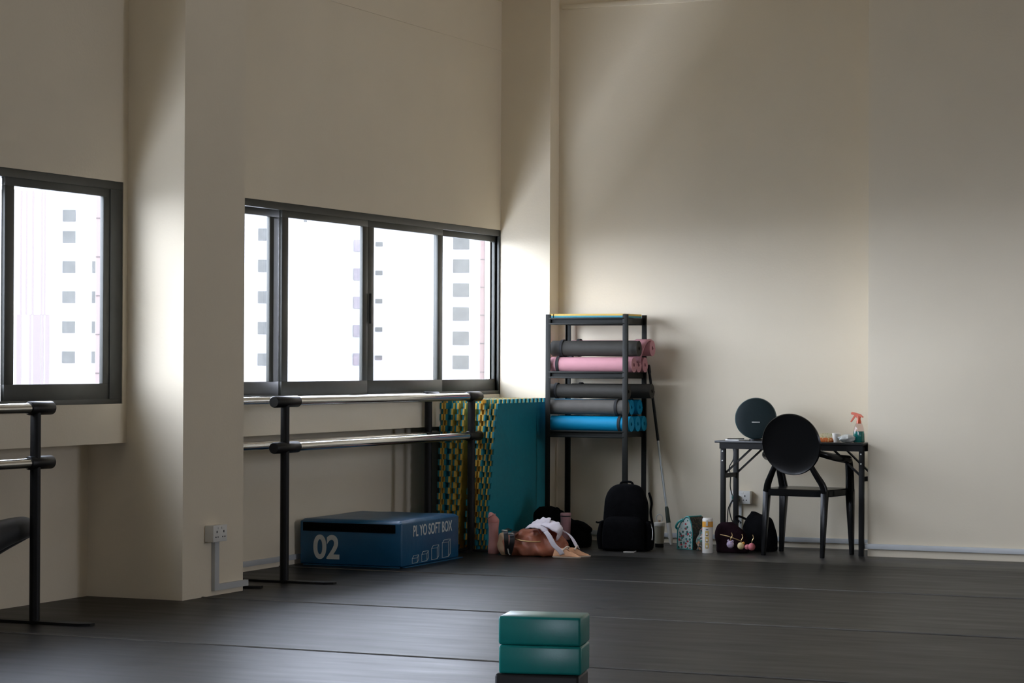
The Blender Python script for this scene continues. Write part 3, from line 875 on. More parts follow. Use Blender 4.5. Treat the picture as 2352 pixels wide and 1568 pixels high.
# ------------------------------------------------------------------ desk
TZ = 0.764
RT = R(-3)
t = thing('folding_table', 'narrow black folding table in the niche by the projecting wall', 'table', (-4.404, 15.845, 0), RT)
W_, D_ = 1.075, 0.32
MB().box(-W_, 0, 0, D_, TZ - 0.016, TZ, bev=0.003).build('table_top', 'tabletop', t)
b = MB()
for y in (0.018, D_ - 0.018):
    b.box(-W_ + 0.035, -0.004, y - 0.012, y + 0.012, TZ - 0.056, TZ - 0.016)
for x in (-W_ + 0.05, -0.02):
    b.box(x - 0.012, x + 0.012, 0.02, D_ - 0.02, TZ - 0.056, TZ - 0.016)
b.build('apron', 'black_metal', t)
for xx, nm in ((-W_ + 0.055, 0), (-0.018, 1)):
    s_ = 1 if nm == 0 else -1
    for y in (0.03, D_ - 0.05):
        lg = MB().box(xx - 0.017, xx + 0.017, y - 0.014, y + 0.014, 0, TZ - 0.03, bev=0.003).build('leg', 'black_metal', t)
        if y < 0.1:
            bb = MB()
            for z in (TZ - 0.075, TZ - 0.14): bb.lathe([(0.0, 0.0), (0.006, 0.0), (0.005, 0.004), (0, 0.005)], 12, mtx=Matrix.Translation((xx, y - 0.014, z)) @ Matrix.Rotation(R(90), 4, 'X'))
            bb.build('bolts', 'bolt', lg)
        MB().bar((xx + s_ * 0.0, y + 0.018, 0.53), (xx + s_ * 0.215, y + 0.018, TZ - 0.04), 0.010, 0.024, up=(0, 1, 0)).build('brace', 'black_metal', t)
    MB().box(xx - 0.010, xx + 0.010, 0.03, D_ - 0.05, 0.505, 0.535).build('cross_bar', 'black_metal', t)
TM = Matrix.Translation((-4.404, 15.845, 0)) @ Matrix.Rotation(RT, 4, 'Z')
def on_table(x, y): return TM @ Vector((x, y, TZ))

# round speaker
c = on_table(-0.868, 0.17)
t = thing('speaker', 'round dark teal speaker standing at the left end of the desk', 'speaker', (c.x + 0.035, c.y, TZ + 0.0), R(14))
SP = Matrix.Translation((0, 0, 0.150)) @ Matrix.Rotation(R(-8), 4, 'X') @ Matrix.Rotation(R(90), 4, 'X')
b = MB().lathe([(0.0, -0.055), (0.07, -0.053), (0.11, -0.04), (0.136, -0.012), (0.143, 0.012), (0.1445, 0.028), (0.139, 0.036)], 56, mtx=SP)
b.build('shell', 'speakerring', t)
b = MB().lathe([(0.1395, 0.030), (0.1385, 0.0375), (0.12, 0.043), (0.08, 0.047), (0.0, 0.049)], 56, mtx=SP)
gr = b.build('front_grille', 'speaker', t)
b = MB().box(-0.026, 0.030, -0.032, -0.026, 0.047, 0.0505, bev=0.001, mtx=SP)
b.build('badge', 'paper', gr)
b = MB().lathe([(0.0, 0.0), (0.05, 0.0), (0.045, 0.012), (0.0, 0.012)], 24)
b.build('foot', 'black_pl', t)

# papers and pen by the speaker
c = on_table(-0.95, 0.09)
t = thing('notepad', 'small white notepad under the left edge of the round speaker', 'notepad', (c.x, c.y, TZ), R(-20))
MB().box(-0.06, 0.06, -0.045, 0.045, 0, 0.006, bev=0.001).build('pages', 'paper', t)
MB().box(-0.061, 0.061, -0.046, 0.046, 0.006, 0.0075).build('cover', 'paper', t)
c = on_table(-0.955, 0.07)
t = thing('pen', 'black pen lying on the notepad by the speaker', 'pen', (c.x, c.y, TZ + 0.0115), R(38))
MB().tube([(-0.055, 0, 0), (-0.045, 0, 0), (0.07, 0, 0)], [0.001, 0.004, 0.004], 10).build('barrel', 'black_pl', t)
MB().tube([(0.03, 0, 0), (0.072, 0, 0)], 0.0045, 10).build('cap', 'black_pl', t)

# things at the right end of the desk
c = on_table(-0.062, 0.10)
t = thing('spray_bottle', 'spray bottle with orange trigger and teal liquid on the desk', 'spray bottle', (c.x, c.y, TZ), R(-10))
b = MB().loft([(0.0, 0, 0, 0.036, 0.028, 2.6), (0.006, 0, 0, 0.040, 0.031, 2.6), (0.06, 0, 0, 0.039, 0.030, 2.4), (0.10, 0, 0, 0.033, 0.026, 2.2), (0.128, 0, 0, 0.023, 0.02, 2), (0.134, 0, 0, 0.015, 0.015, 2)], 32)
b.build('bottle', 'clearbottle', t)
b = MB().loft([(0.003, 0, 0, 0.034, 0.026, 2.6), (0.008, 0, 0, 0.0385, 0.0295, 2.6), (0.06, 0, 0, 0.0375, 0.0285, 2.4), (0.078, 0, 0, 0.0345, 0.0265, 2.3)], 32)
b.build('liquid', 'liquid', t)
b = MB()
b.lathe([(0.0, 0.130), (0.017, 0.130), (0.016, 0.146), (0.012, 0.156), (0.011, 0.182), (0, 0.182)], 20)
b.prism([(-0.056, 0.199), (-0.050, 0.208), (-0.03, 0.205), (0.012, 0.193), (0.032, 0.176), (0.029, 0.172), (0.012, 0.178), (0.010, 0.168), (-0.012, 0.168), (-0.026, 0.186), (-0.052, 0.191)], -0.009, 0.009, 'y')
b.build('spray_head', 'redplastic', t)
b = MB().prism([(-0.030, 0.190), (-0.046, 0.168), (-0.062, 0.142), (-0.056, 0.139), (-0.040, 0.158), (-0.020, 0.186)], -0.005, 0.005, 'y')
b.build('trigger', 'redplastic', t)

def crumple(b, w, d, h, seed, amp=0.3):
    def fn(u, v):
        a = 2 * math.pi * u; p = math.pi * v
        n = 1 + amp * mnoise.noise(Vector((math.cos(a) * 2, math.sin(a) * 2, v * 5 + seed)))
        return Vector((w * math.sin(p) * math.cos(a) * n, d * math.sin(p) * math.sin(a) * n, max(0, h * (0.5 - 0.5 * math.cos(p)) * (1 + 0.3 * amp * mnoise.noise(Vector((a, v * 7, seed)))))))
    b.grid(fn, 28, 16); return b
c = on_table(-0.325, 0.10)
t = thing('snack_pack', 'orange wrapped snack pack lying on the desk behind the chair back', 'snack pack', (c.x, c.y, TZ), R(4))
b = MB().loft([(0.0, 0, 0, 0.075, 0.03, 4), (0.004, 0, 0, 0.085, 0.034, 5), (0.016, 0, 0, 0.085, 0.034, 5), (0.030, 0, 0, 0.075, 0.028, 4)], 40, 0.003, 20, 2)
b.build('wrapper', 'snack', t)
c = on_table(-0.35, 0.20)
t = thing('snack_pack', 'green and tan packet behind the orange snack pack', 'snack pack', (c.x, c.y, TZ), R(4))
b = MB().loft([(0.0, 0, 0, 0.09, 0.03, 3), (0.03, 0, 0, 0.092, 0.032, 3), (0.056, 0, 0, 0.085, 0.012, 3)], 40, 0.006, 20, 6)
b.build('wrapper', 'herbs', t)
c = on_table(-0.225, 0.11)
t = thing('paper_cup', 'small white tub beside the orange snack pack on the desk', 'tub', (c.x, c.y, TZ))
MB().lathe([(0, 0), (0.026, 0), (0.028, 0.05), (0.0, 0.05)], 28).build('tub', 'whitebot', t)
MB().lathe([(0, 0.05), (0.0295, 0.05), (0.0295, 0.060), (0.026, 0.063), (0, 0.063)], 28).build('lid', 'whitebot', t)
c = on_table(-0.135, 0.08)
t = thing('plastic_bag', 'crumpled clear plastic bag between tub and spray bottle', 'plastic bag', (c.x, c.y, TZ))
b = MB(); crumple(b, 0.062, 0.04, 0.055, 3.3, 0.45); b.build('bag', 'plasticbag', t)

# speaker cable down to the socket, green plug
t = thing('power_cable', 'thin black cable hanging behind the desk to the green plug', 'cable', (-5.48, 16.30, 0))
pts = [(-0.015, -0.15, TZ - 0.02), (-0.005, 0.02, 0.70), (-0.01, 0.05, 0.62), (-0.04, 0.05, 0.56), (-0.03, 0.05, 0.50), (-0.035, 0.06, 0.42), (-0.02, 0.07, 0.35)]
MB().tube(smooth(pts), 0.0038, 8).build('lead', 'black_pl', t)
pts2 = [(-0.02, 0.07, 0.33), (-0.045, 0.05, 0.27), (-0.05, 0.04, 0.18), (-0.055, 0.03, 0.10), (-0.03, 0.03, 0.02), (0.0, 0.02, 0.0045)]
MB().tube(smooth(pts2), 0.0038, 8).build('lead', 'black_pl', t)
pts3 = [(-0.018, 0.07, 0.33), (-0.035, 0.05, 0.27), (-0.025, 0.05, 0.20), (0.015, 0.04, 0.13), (0.04, 0.03, 0.05), (0.06, 0.02, 0.0045)]
MB().tube(smooth(pts3), 0.0038, 8).build('lead', 'black_pl', t)
MB().box(-0.022, 0.022, 0.05, 0.096, 0.335, 0.362, bev=0.004).build('plug', 'green', t)
MB().box(-0.022, 0.024, 0.05, 0.096, 0.315, 0.334, bev=0.004).build('adapter', 'black_pl', t)

# ------------------------------------------------------------------ oval-back armchair
t = thing('armchair', 'glossy black oval-back armchair pushed up to the desk', 'chair', (-4.80, 15.875, 0), R(-7))
# local: +y is where the sitter looks, back towards -y
SZ = 0.455
b = MB().loft([(SZ - 0.050, 0, -0.02, 0.245, 0.200, 5), (SZ - 0.045, 0, -0.02, 0.250, 0.205, 5), (SZ - 0.010, 0, -0.02, 0.252, 0.207, 5), (SZ - 0.002, 0, -0.02, 0.246, 0.201, 5)], 48)
b.build('seat', 'ghost', t)
def leg(x0, y0, x1, y1, w0, w1, z1):
    MB().bar((x0, y0, 0), (x1, y1, z1), w0, w0, up=(0, 1, 0), bev=0.003, w1=(w1, w1)).build('leg', 'ghost', t)
leg(-0.215, -0.240, -0.212, -0.190, 0.026, 0.044, SZ - 0.01)
leg(0.215, -0.240, 0.212, -0.190, 0.026, 0.044, SZ - 0.01)
leg(-0.262, 0.155, -0.245, 0.160, 0.027, 0.052, SZ - 0.01)
leg(0.262, 0.155, 0.245, 0.160, 0.027, 0.052, SZ - 0.01)
# oval back panel, thin dish with rounded rim
BKC = Matrix.Translation((0, -0.262, 0.757)) @ Matrix.Rotation(R(9), 4, 'X')
def oval(rx, rz, y): return [BKC @ Vector((rx * math.cos(2 * math.pi * k / 64), y, rz * math.sin(2 * math.pi * k / 64))) for k in range(64)]
b = MB()
rings = [[b.bm.verts.new(p) for p in oval(rx, rz, y)] for rx, rz, y in ((0.115, 0.115, -0.004), (0.188, 0.185, -0.010), (0.208, 0.204, -0.016), (0.215, 0.210, -0.006), (0.211, 0.207, 0.010), (0.188, 0.185, 0.012), (0.115, 0.115, 0.014))]
for A, B in zip(rings, rings[1:]):
    for k in range(64): b.bm.faces.new((A[k], A[(k + 1) % 64], B[(k + 1) % 64], B[k]))
b.bm.faces.new(rings[0][::-1]); b.bm.faces.new(rings[-1])
b.build('backrest', 'ghost', t)
for s_ in (-1, 1):
    MB().tube(smooth([(s_ * 0.212, -0.195, SZ - 0.02), (s_ * 0.200, -0.205, SZ + 0.03), (s_ * 0.165, -0.225, SZ + 0.095), (s_ * 0.135, -0.238, SZ + 0.15)]),
              [0.026 - 0.0004 * i for i in range(19)], 14).build('back_support', 'ghost', t)
    pts = [(s_ * 0.172, -0.245, 0.705), (s_ * 0.225, -0.19, 0.685), (s_ * 0.262, -0.08, 0.664), (s_ * 0.268, 0.04, 0.653), (s_ * 0.262, 0.085, 0.648)]
    MB().tube(smooth(pts), [0.021 + 0.0004 * i for i in range(25)], 14).build('arm', 'ghost', t)
    pts = [(s_ * 0.262, 0.085, 0.652), (s_ * 0.262, 0.10, 0.63), (s_ * 0.256, 0.13, 0.54), (s_ * 0.246, 0.158, SZ - 0.02)]
    MB().tube(smooth(pts), [0.024 + 0.0004 * i for i in range(19)], 14).build('arm_post', 'ghost', t)

# ------------------------------------------------------------------ yoga blocks in front
BZ = R(12.8)
def foam_block(label, z, dx=0.0, rz=0.0):
    t = thing('yoga_block', label, 'yoga block', (-2.553 + dx, 6.012, z), BZ + rz, 'turquoise foam blocks stacked in front')
    MB().box(-0.112, 0.112, -0.076, 0.076, 0.0, 0.0765, bev=0.007, seg=4).build('foam', 'block', t)
    return t
BASE = 0.4665
foam_block('upper of the two turquoise foam blocks in the foreground', BASE + 0.0770)
foam_block('lower turquoise foam block in the foreground, on the black one', BASE, 0.0005, R(0.6))
t = thing('foam_pedestal', 'black foam block cut by the bottom edge under the turquoise ones', 'foam block', (-2.557, 6.012, 0), BZ)
MB().box(-0.118, 0.112, -0.078, 0.076, 0.0, BASE, bev=0.009, seg=4).build('foam', 'blackfoam', t)

# ------------------------------------------------------------------ bottles and bags on the floor
t = thing('water_bottle', 'tall pink bottle with a slanted cap by the barre post', 'bottle', (-6.742, 14.985, 0), R(20))
b = MB().lathe([(0, 0), (0.035, 0), (0.0375, 0.004), (0.0375, 0.055), (0.0345, 0.068), (0.0335, 0.10), (0.0335, 0.175), (0.036, 0.195), (0.0375, 0.210), (0, 0.212)], 36)
b.build('bottle', 'pinkbot', t)
b = MB().lathe([(0.0, 0.211), (0.0375, 0.211), (0.0385, 0.214), (0.0385, 0.236), (0.0375, 0.246), (0.034, 0.260), (0.026, 0.272), (0.014, 0.279), (0.0, 0.281)], 36)
for v in b.bm.verts:
    if v.co.z > 0.225: v.co.z -= 0.55 * (v.co.z - 0.225) * (v.co.x + 0.012) / 0.038
b.build('cap', 'pinkbot2', t)
b = MB().tube(smooth([(-0.040, -0.006, 0.236), (-0.024, -0.033, 0.252), (0.0, -0.033, 0.266), (0.014, -0.020, 0.268)]), 0.0035, 10)
b.build('cap_seam', 'pinkbot', t)

# slumped terracotta handbag with its straps
HB0 = Vector((-6.43, 15.0, 0))
t = thing('handbag', 'slumped terracotta leather handbag lying on the floor by the pink bottle', 'handbag', HB0, R(8))
b = MB().loft([(0.0, 0.0, 0, 0.185, 0.10, 2.6), (0.012, 0, 0, 0.21, 0.125, 2.6), (0.05, 0.0, 0, 0.225, 0.135, 2.4), (0.095, -0.01, 0.01, 0.21, 0.12, 2.3), (0.135, -0.01, 0.02, 0.17, 0.09, 2.2), (0.165, -0.015, 0.03, 0.11, 0.055, 2), (0.178, -0.02, 0.03, 0.05, 0.02, 2)], 72, 0.042, 13, 1.3)
bag = b.build('body', 'terra', t, smooth=70)
b = MB().tube(smooth([(-0.14, -0.105, 0.118), (-0.08, -0.122, 0.105), (0.0, -0.125, 0.098), (0.06, -0.118, 0.100)]), 0.0045, 8)
b.build('zip', 'gold', t)
def strap(pts, wd, th, m, name='strap', label=None):
    P = smooth(pts, 5); b = MB(); bm = b.bm
    L = []
    for i, p in enumerate(P):
        d = (P[min(i + 1, len(P) - 1)] - P[max(i - 1, 0)]).normalized()
        side = d.cross(Vector((0, -1, 0.15))).normalized()
        nn = side.cross(d).normalized()
        L.append([bm.verts.new(p + side * (sx * wd / 2) + nn * (sy * th / 2)) for sx, sy in ((-1, -1), (1, -1), (1, 1), (-1, 1))])
    for A, B in zip(L, L[1:]):
        for k in range(4): bm.faces.new((A[k], A[(k + 1) % 4], B[(k + 1) % 4], B[k]))
    bm.faces.new(L[0][::-1]); bm.faces.new(L[-1])
    return b.build(name, m, t)
s1 = strap([(-0.178, -0.03, 0.172), (-0.182, -0.115, 0.165), (-0.17, -0.150, 0.12), (-0.165, -0.155, 0.06), (-0.16, -0.15, 0.012)], 0.030, 0.006, 'black_pl', 'buckle_strap')
s1['label'] = 'dark shiny strap with bright buckle'
s1 = strap([(-0.135, -0.03, 0.158), (-0.135, -0.125, 0.150), (-0.125, -0.160, 0.11), (-0.135, -0.165, 0.05), (-0.15, -0.155, 0.008)], 0.034, 0.006, 'black_pl', 'buckle_strap')
s1['label'] = 'second dark shiny strap with bright buckle'
b = MB().box(-0.20, -0.16, -0.165, -0.150, 0.162, 0.176, bev=0.003); b.box(-0.152, -0.115, -0.172, -0.157, 0.145, 0.158, bev=0.003)
b.tube([(-0.155, -0.165, 0.05), (-0.148, -0.17, 0.02), (-0.140, -0.165, 0.01)], 0.005, 8)
b.build('buckle', 'bolt', t)
b = MB().loft([(0.0, -0.205, -0.02, 0.04, 0.05, 2), (0.03, -0.212, -0.02, 0.05, 0.06, 2), (0.08, -0.212, -0.02, 0.05, 0.05, 2), (0.13, -0.225, -0.01, 0.03, 0.03, 2), (0.15, -0.21, 0.0, 0.01, 0.01, 2)], 28, 0.015, 16, 4)
b.build('side_flap', 'tan', t, smooth=70)

# white cloth with pink lining thrown over the handbag
t = thing('cloth', 'white cloth with coral lining thrown over the terracotta handbag', 'cloth', HB0 + Vector((0.03, -0.02, 0.145)), R(8))
_ax = Vector((0.42, 0.74, 0.46)).normalized()
_e1 = _ax.cross(Vector((0, 0, 1))).normalized(); _e2 = _e1.cross(_ax)
def hood(u, v):
    a = 2 * math.pi * u
    r = 0.074 * math.cos(v * math.pi / 2 * 0.985) ** 0.75 * (1 + 0.10 * math.sin(3 * a + 1) + 0.05 * math.sin(7 * a))
    p = Vector((0.075, -0.06, 0.0)) + _e1 * (r * 1.15 * math.cos(a)) + _e2 * (r * math.sin(a)) + _ax * (0.115 * math.sin(v * math.pi / 2))
    return p + _ax * 0.02 * mnoise.noise(Vector((math.cos(a) * 2, math.sin(a) * 2, v * 2)))
b = MB().use('whitecloth').grid(hood, 30, 16)
b.use('pinkcloth')
o = b.build('hood', 'whitecloth', t, smooth=70)
sm = o.modifiers.new('thickness', 'SOLIDIFY'); sm.thickness = 0.007; sm.offset = -1; sm.material_offset = 1
def brim(u, v):
    return Vector((-0.075 + 0.16 * u, -0.09 - 0.02 * u + 0.09 * v, 0.042 + 0.022 * math.sin(3 * u) - 0.035 * u * (1 - v) + 0.05 * v * (0.3 + u) + 0.008 * mnoise.noise(Vector((u * 7, v * 7, 4)))))
b = MB().use('whitecloth').grid(brim, 24, 10)
b.use('pinkcloth')
o = b.build('brim', 'whitecloth', t, smooth=70)
sm = o.modifiers.new('thickness', 'SOLIDIFY'); sm.thickness = 0.006; sm.offset = -1; sm.material_offset = 1
def ribbon(u, v):
    return Vector((0.065 + 0.125 * u + 0.03 * v, -0.145 - 0.015 * math.sin(3 * u) - 0.03 * u, 0.02 - 0.15 * u + 0.012 * v + 0.006 * math.sin(9 * u)))
o = MB().grid(ribbon, 20, 6).build('sleeve', 'whitecloth', t, smooth=70)
sm = o.modifiers.new('thickness', 'SOLIDIFY'); sm.thickness = 0.014
def ribbon2(u, v):
    return Vector((0.17 + 0.09 * u + 0.035 * v, -0.04 - 0.02 * u, 0.035 - 0.11 * u - 0.02 * v + 0.02 * math.sin(3 * u)))
o = MB().grid(ribbon2, 20, 6).build('tail', 'whitecloth', t, smooth=70)
sm = o.modifiers.new('thickness', 'SOLIDIFY'); sm.thickness = 0.010

# ballet slippers
def slipper(label, loc, rz, tip=0.0, tilt=0.0):
    t = thing('ballet_slipper', label, 'slipper', loc, rot=(tilt, 0, rz), group='peach slippers by the handbag')
    b = MB().loft([(0.0, 0, 0, 0.095, 0.030, 2.4), (0.006, 0, 0, 0.100, 0.034, 2.4), (0.010, 0, 0, 0.100, 0.034, 2.4)], 36)
    b.build('sole', 'sole', t)
    def up(u, v):
        a = 2 * math.pi * u
        x, y = math.cos(a), math.sin(a)
        front = 0.5 + 0.5 * x
        hgt = 0.022 + 0.028 * (1 - front) + 0.014 * math.sin(math.pi * front)
        inx = 1 - v * (0.30 + 0.45 * front)
        return Vector((0.098 * x * inx - 0.01 * v, 0.033 * y * (1 - v * 0.35), 0.010 + hgt * math.sin(v * math.pi / 2) + 0.004 * mnoise.noise(Vector((a, v * 4, loc[0])))))
    o = MB().grid(up, 40, 8).build('upper', 'peach', t, smooth=70)
    sm = o.modifiers.new('thickness', 'SOLIDIFY'); sm.thickness = 0.003
    b = MB().tube(smooth([(-0.02, -0.03, 0.05), (0.0, -0.01, 0.072), (0.01, 0.012, 0.070), (-0.01, 0.03, 0.05)]), 0.006, 8)
    b.build('ribbon_knot', 'sole', t)
    return t
slipper('peach slipper lying sideways in front of the handbag', (-6.155, 14.87, 0.0), R(5))
slipper('second peach slipper tucked behind the front one by the handbag', (-6.125, 14.965, 0.0), R(35))

# black bag and rose cup by the left foot of the rack
t = thing('duffel_bag', 'black cloth bag slumped against the foot of the rack', 'bag', (-6.60, 15.80, 0), R(5))
b = MB().loft([(0, 0, 0, 0.21, 0.11, 3), (0.02, 0, 0, 0.225, 0.125, 3), (0.10, 0.01, 0, 0.215, 0.12, 2.6), (0.18, -0.03, 0, 0.16, 0.10, 2.4), (0.24, -0.09, 0, 0.10, 0.07, 2.2), (0.275, -0.11, 0, 0.05, 0.03, 2)], 48, 0.03, 7, 2)
b.build('body', 'blackcloth', t, smooth=70)
b = MB().tube(smooth([(-0.03, -0.05, 0.225), (-0.022, -0.05, 0.262), (0.002, -0.05, 0.272), (0.02, -0.05, 0.255), (0.018, -0.05, 0.215)]), 0.006, 8)
b.build('strap_loop', 'blackcloth', t)
b = MB().loft([(0.085, 0.17, -0.02, 0.05, 0.05, 2), (0.13, 0.19, -0.02, 0.055, 0.05, 2), (0.16, 0.16, -0.02, 0.05, 0.05, 2), (0.19, 0.12, -0.02, 0.03, 0.03, 2)], 24, 0.02, 12, 5)
b.build('side_pocket', 'blackcloth', t, smooth=70)
b = MB().loft([(0, 0.11, -0.185, 0.055, 0.05, 2.4), (0.058, 0.11, -0.185, 0.052, 0.05, 2.4), (0.0615, 0.11, -0.185, 0.050, 0.048, 2.4)], 28)
b.build('front_pocket', 'blackcloth', t, smooth=70)
t = thing('tumbler', 'dusty rose tumbler standing on the front of the slumped black bag', 'tumbler', (-6.475, 15.62, 0.062))
MB().lathe([(0, 0), (0.030, 0), (0.032, 0.01), (0.037, 0.16), (0, 0.16)], 32).build('cup', 'rosecup', t)
MB().lathe([(0, 0.16), (0.0345, 0.16), (0.0345, 0.168), (0, 0.168)], 32).build('seal', 'black_pl', t)
MB().lathe([(0, 0.168), (0.038, 0.168), (0.038, 0.182), (0.034, 0.187), (0, 0.187)], 32).build('lid', 'rosecup', t)

# backpack
t = thing('backpack', 'black backpack standing upright in front of the rack', 'backpack', (-6.04, 15.66, 0), R(10))
b = MB().loft([(0, 0, 0, 0.150, 0.085, 3.5), (0.012, 0, 0, 0.158, 0.095, 3.5), (0.14, 0, 0, 0.155, 0.095, 3.2), (0.30, 0.0, 0.005, 0.152, 0.085, 3), (0.37, 0, 0.01, 0.142, 0.075, 2.6), (0.42, 0, 0.015, 0.118, 0.06, 2.4), (0.448, 0, 0.018, 0.08, 0.045, 2.2), (0.458, 0, 0.02, 0.035, 0.02, 2)], 56, 0.008, 9, 3)
b.build('body', 'blackcloth', t, smooth=60)
b = MB().loft([(0.015, 0, -0.07, 0.13, 0.055, 3.4), (0.03, 0, -0.085, 0.145, 0.06, 3.4), (0.17, 0, -0.085, 0.143, 0.055, 3), (0.22, 0, -0.075, 0.125, 0.045, 2.6), (0.24, 0, -0.06, 0.09, 0.03, 2.2)], 48, 0.006, 10, 5)
b.build('front_pocket', 'blackcloth', t, smooth=60)
b = MB().tube(smooth([(-0.045, 0.02, 0.448), (-0.03, 0.02, 0.470), (0.03, 0.02, 0.472), (0.048, 0.02, 0.448)]), 0.008, 10)
b.build('top_handle', 'blackcloth', t)
for s_ in (-1, 1):
    b = MB().loft([(0.01, s_ * 0.16, -0.01, 0.03, 0.06, 2.4), (0.10, s_ * 0.168, -0.01, 0.032, 0.06, 2.4), (0.19, s_ * 0.16, -0.01, 0.022, 0.055, 2.2), (0.205, s_ * 0.155, -0.01, 0.01, 0.04, 2)], 28, 0.006, 12, 6)
    b.build('side_pocket', 'blackcloth', t, smooth=60)
b = MB().tube(smooth([(0.155, 0.04, 0.40), (0.172, 0.05, 0.33), (0.165, 0.05, 0.26), (0.185, 0.03, 0.17), (0.195, 0.0, 0.09), (0.19, -0.02, 0.02)]), 0.0085, 10)
b.build('shoulder_strap', 'blackcloth', t)
b = MB().tube(smooth([(-0.155, 0.0, 0.20), (-0.19, -0.02, 0.19), (-0.205, -0.03, 0.195)]), 0.006, 8)
b.build('buckle_end', 'black_pl', t)
b = MB().tube(smooth([(0.182, -0.035, 0.19), (0.198, -0.05, 0.14), (0.196, -0.06, 0.08)]), 0.0022, 6)
b.build('zip_pull', 'bolt', t)
t = thing('phone', 'small white-edged phone lying on the floor by the backpack', 'phone', (-5.95, 15.49, 0), R(12))
MB().box(-0.037, 0.037, -0.02, 0.12, 0.0, 0.008, bev=0.002).build('case', 'cream', t)
MB().box(-0.034, 0.034, -0.016, 0.116, 0.008, 0.0088).build('screen', 'black_pl', t)

t = thing('tumbler', 'beige tumbler with a carry ring beside the backpack', 'tumbler', (-5.925, 16.02, 0))
MB().lathe([(0, 0), (0.030, 0), (0.031, 0.004), (0.031, 0.028), (0.0, 0.028)], 32).build('base', 'black_pl', t)
MB().lathe([(0, 0.028), (0.033, 0.028), (0.0355, 0.11), (0.037, 0.145), (0.037, 0.150), (0.0, 0.150)], 32).build('cup', 'beige', t)
MB().lathe([(0, 0.150), (0.039, 0.150), (0.039, 0.168), (0.035, 0.176), (0, 0.178)], 32).build('lid', 'cream', t)
b = MB().tube([(0.024 * math.cos(a * math.pi / 12), 0, 0.205 + 0.027 * math.sin(a * math.pi / 12)) for a in range(-4, 17)], 0.0042, 8)
b.build('carry_ring', 'cream', t)
MB().tube([(0, 0, 0.175), (0, 0, 0.192)], 0.009, 12).build('spout', 'tan', t)

# printed lunch bag with gabled ends
t = thing('lunch_bag', 'floral lunch bag with teal piping standing under the mop', 'lunch bag', (-5.695, 15.92, 0), R(-14))
gab = [(-0.066, 0.0), (0.060, 0.0), (0.060, 0.12), (0.050, 0.18), (0.030, 0.224), (0.006, 0.224), (-0.035, 0.185), (-0.064, 0.13)]
b = MB().use('floral_d').prism(gab, 0.0, 0.17, 'y')
for v in b.bm.verts:
    v.co.x += 0.006 * mnoise.noise(v.co * 20)
b.build('body', 'floral_d', t, smooth=30)
g2 = [(x * 0.93, 0.006 + z * 0.95) for x, z in gab]
MB().prism(g2, -0.003, 0.002, 'y').build('end_panel', 'floral_l', t)
b = MB().tube([(x, -0.002, z + 0.003) for x, z in gab], 0.0042, 8, closed=True); b.build('piping', 'tealtrim', t)
b = MB().bar((0.018, 0.0, 0.227), (0.018, 0.17, 0.225), 0.014, 0.012, bev=0.002); b.build('zip', 'tealtrim', t)
b = MB().tube(smooth([(-0.06, 0.03, 0.13), (-0.078, 0.0, 0.15), (-0.055, -0.01, 0.185), (-0.02, 0.0, 0.21)]), 0.008, 8); b.build('carry_strap', 'tealtrim', t)
t = thing('pouch', 'crumpled floral pouch between lunch bag and white bottle', 'pouch', (-5.545, 15.885, 0), R(10))
b = MB().loft([(0, 0, 0, 0.042, 0.036, 2.6), (0.01, 0, 0, 0.050, 0.044, 2.6), (0.07, 0, 0, 0.048, 0.04, 2.4), (0.11, 0.01, 0, 0.045, 0.03, 2.2), (0.15, 0.005, 0, 0.03, 0.018, 2), (0.165, 0, 0, 0.012, 0.008, 2)], 40, 0.02, 16, 7)
b.build('body', 'floral_m', t, smooth=70)
b = MB().tube(smooth([(-0.02, -0.03, 0.14), (0.0, -0.04, 0.155), (0.03, -0.03, 0.148)]), 0.004, 8); b.build('drawstring', 'floral_l', t)

# white and orange bottle
t = thing('water_bottle', 'white bottle with orange band and three yellow picture labels', 'bottle', (-5.455, 15.70, 0), R(12))
MB().lathe([(0, 0), (0.0345, 0), (0.036, 0.003), (0.036, 0.178), (0, 0.178)], 40).build('bottle', 'whitebot', t)
MB().lathe([(0, 0.178), (0.0365, 0.178), (0.0365, 0.216), (0, 0.216)], 40).build('orange_band', 'orange', t)
MB().lathe([(0, 0.216), (0.0362, 0.216), (0.0362, 0.232), (0.032, 0.238), (0, 0.239)], 40).build('lid', 'whitebot', t)
MB().box(-0.007, 0.007, -0.0405, -0.034, 0.186, 0.226, bev=0.002).build('lid_latch', 'cream', t)
def curved(x0, x1, z0, z1, rr, m, name):
    def fn(u, v):
        a = (x0 + (x1 - x0) * u) / rr
        return Vector((rr * math.sin(a), -rr * math.cos(a), z0 + (z1 - z0) * v))
    return MB().grid(fn, 10, 2).build(name, m, t)
for k in range(3):
    z = 0.032 + k * 0.042
    curved(-0.0125, 0.0125, z, z + 0.037, 0.0363, 'yellowlab', 'label')
    curved(-0.006, 0.005, z + 0.006, z + 0.022, 0.0365, 'paper', 'label_figure')
    curved(-0.006, 0.006, z + 0.002, z + 0.007, 0.0366, 'hole', 'label_caption')
curved(-0.009, 0.009, 0.158, 0.163, 0.0363, 'hole', 'logo_line')

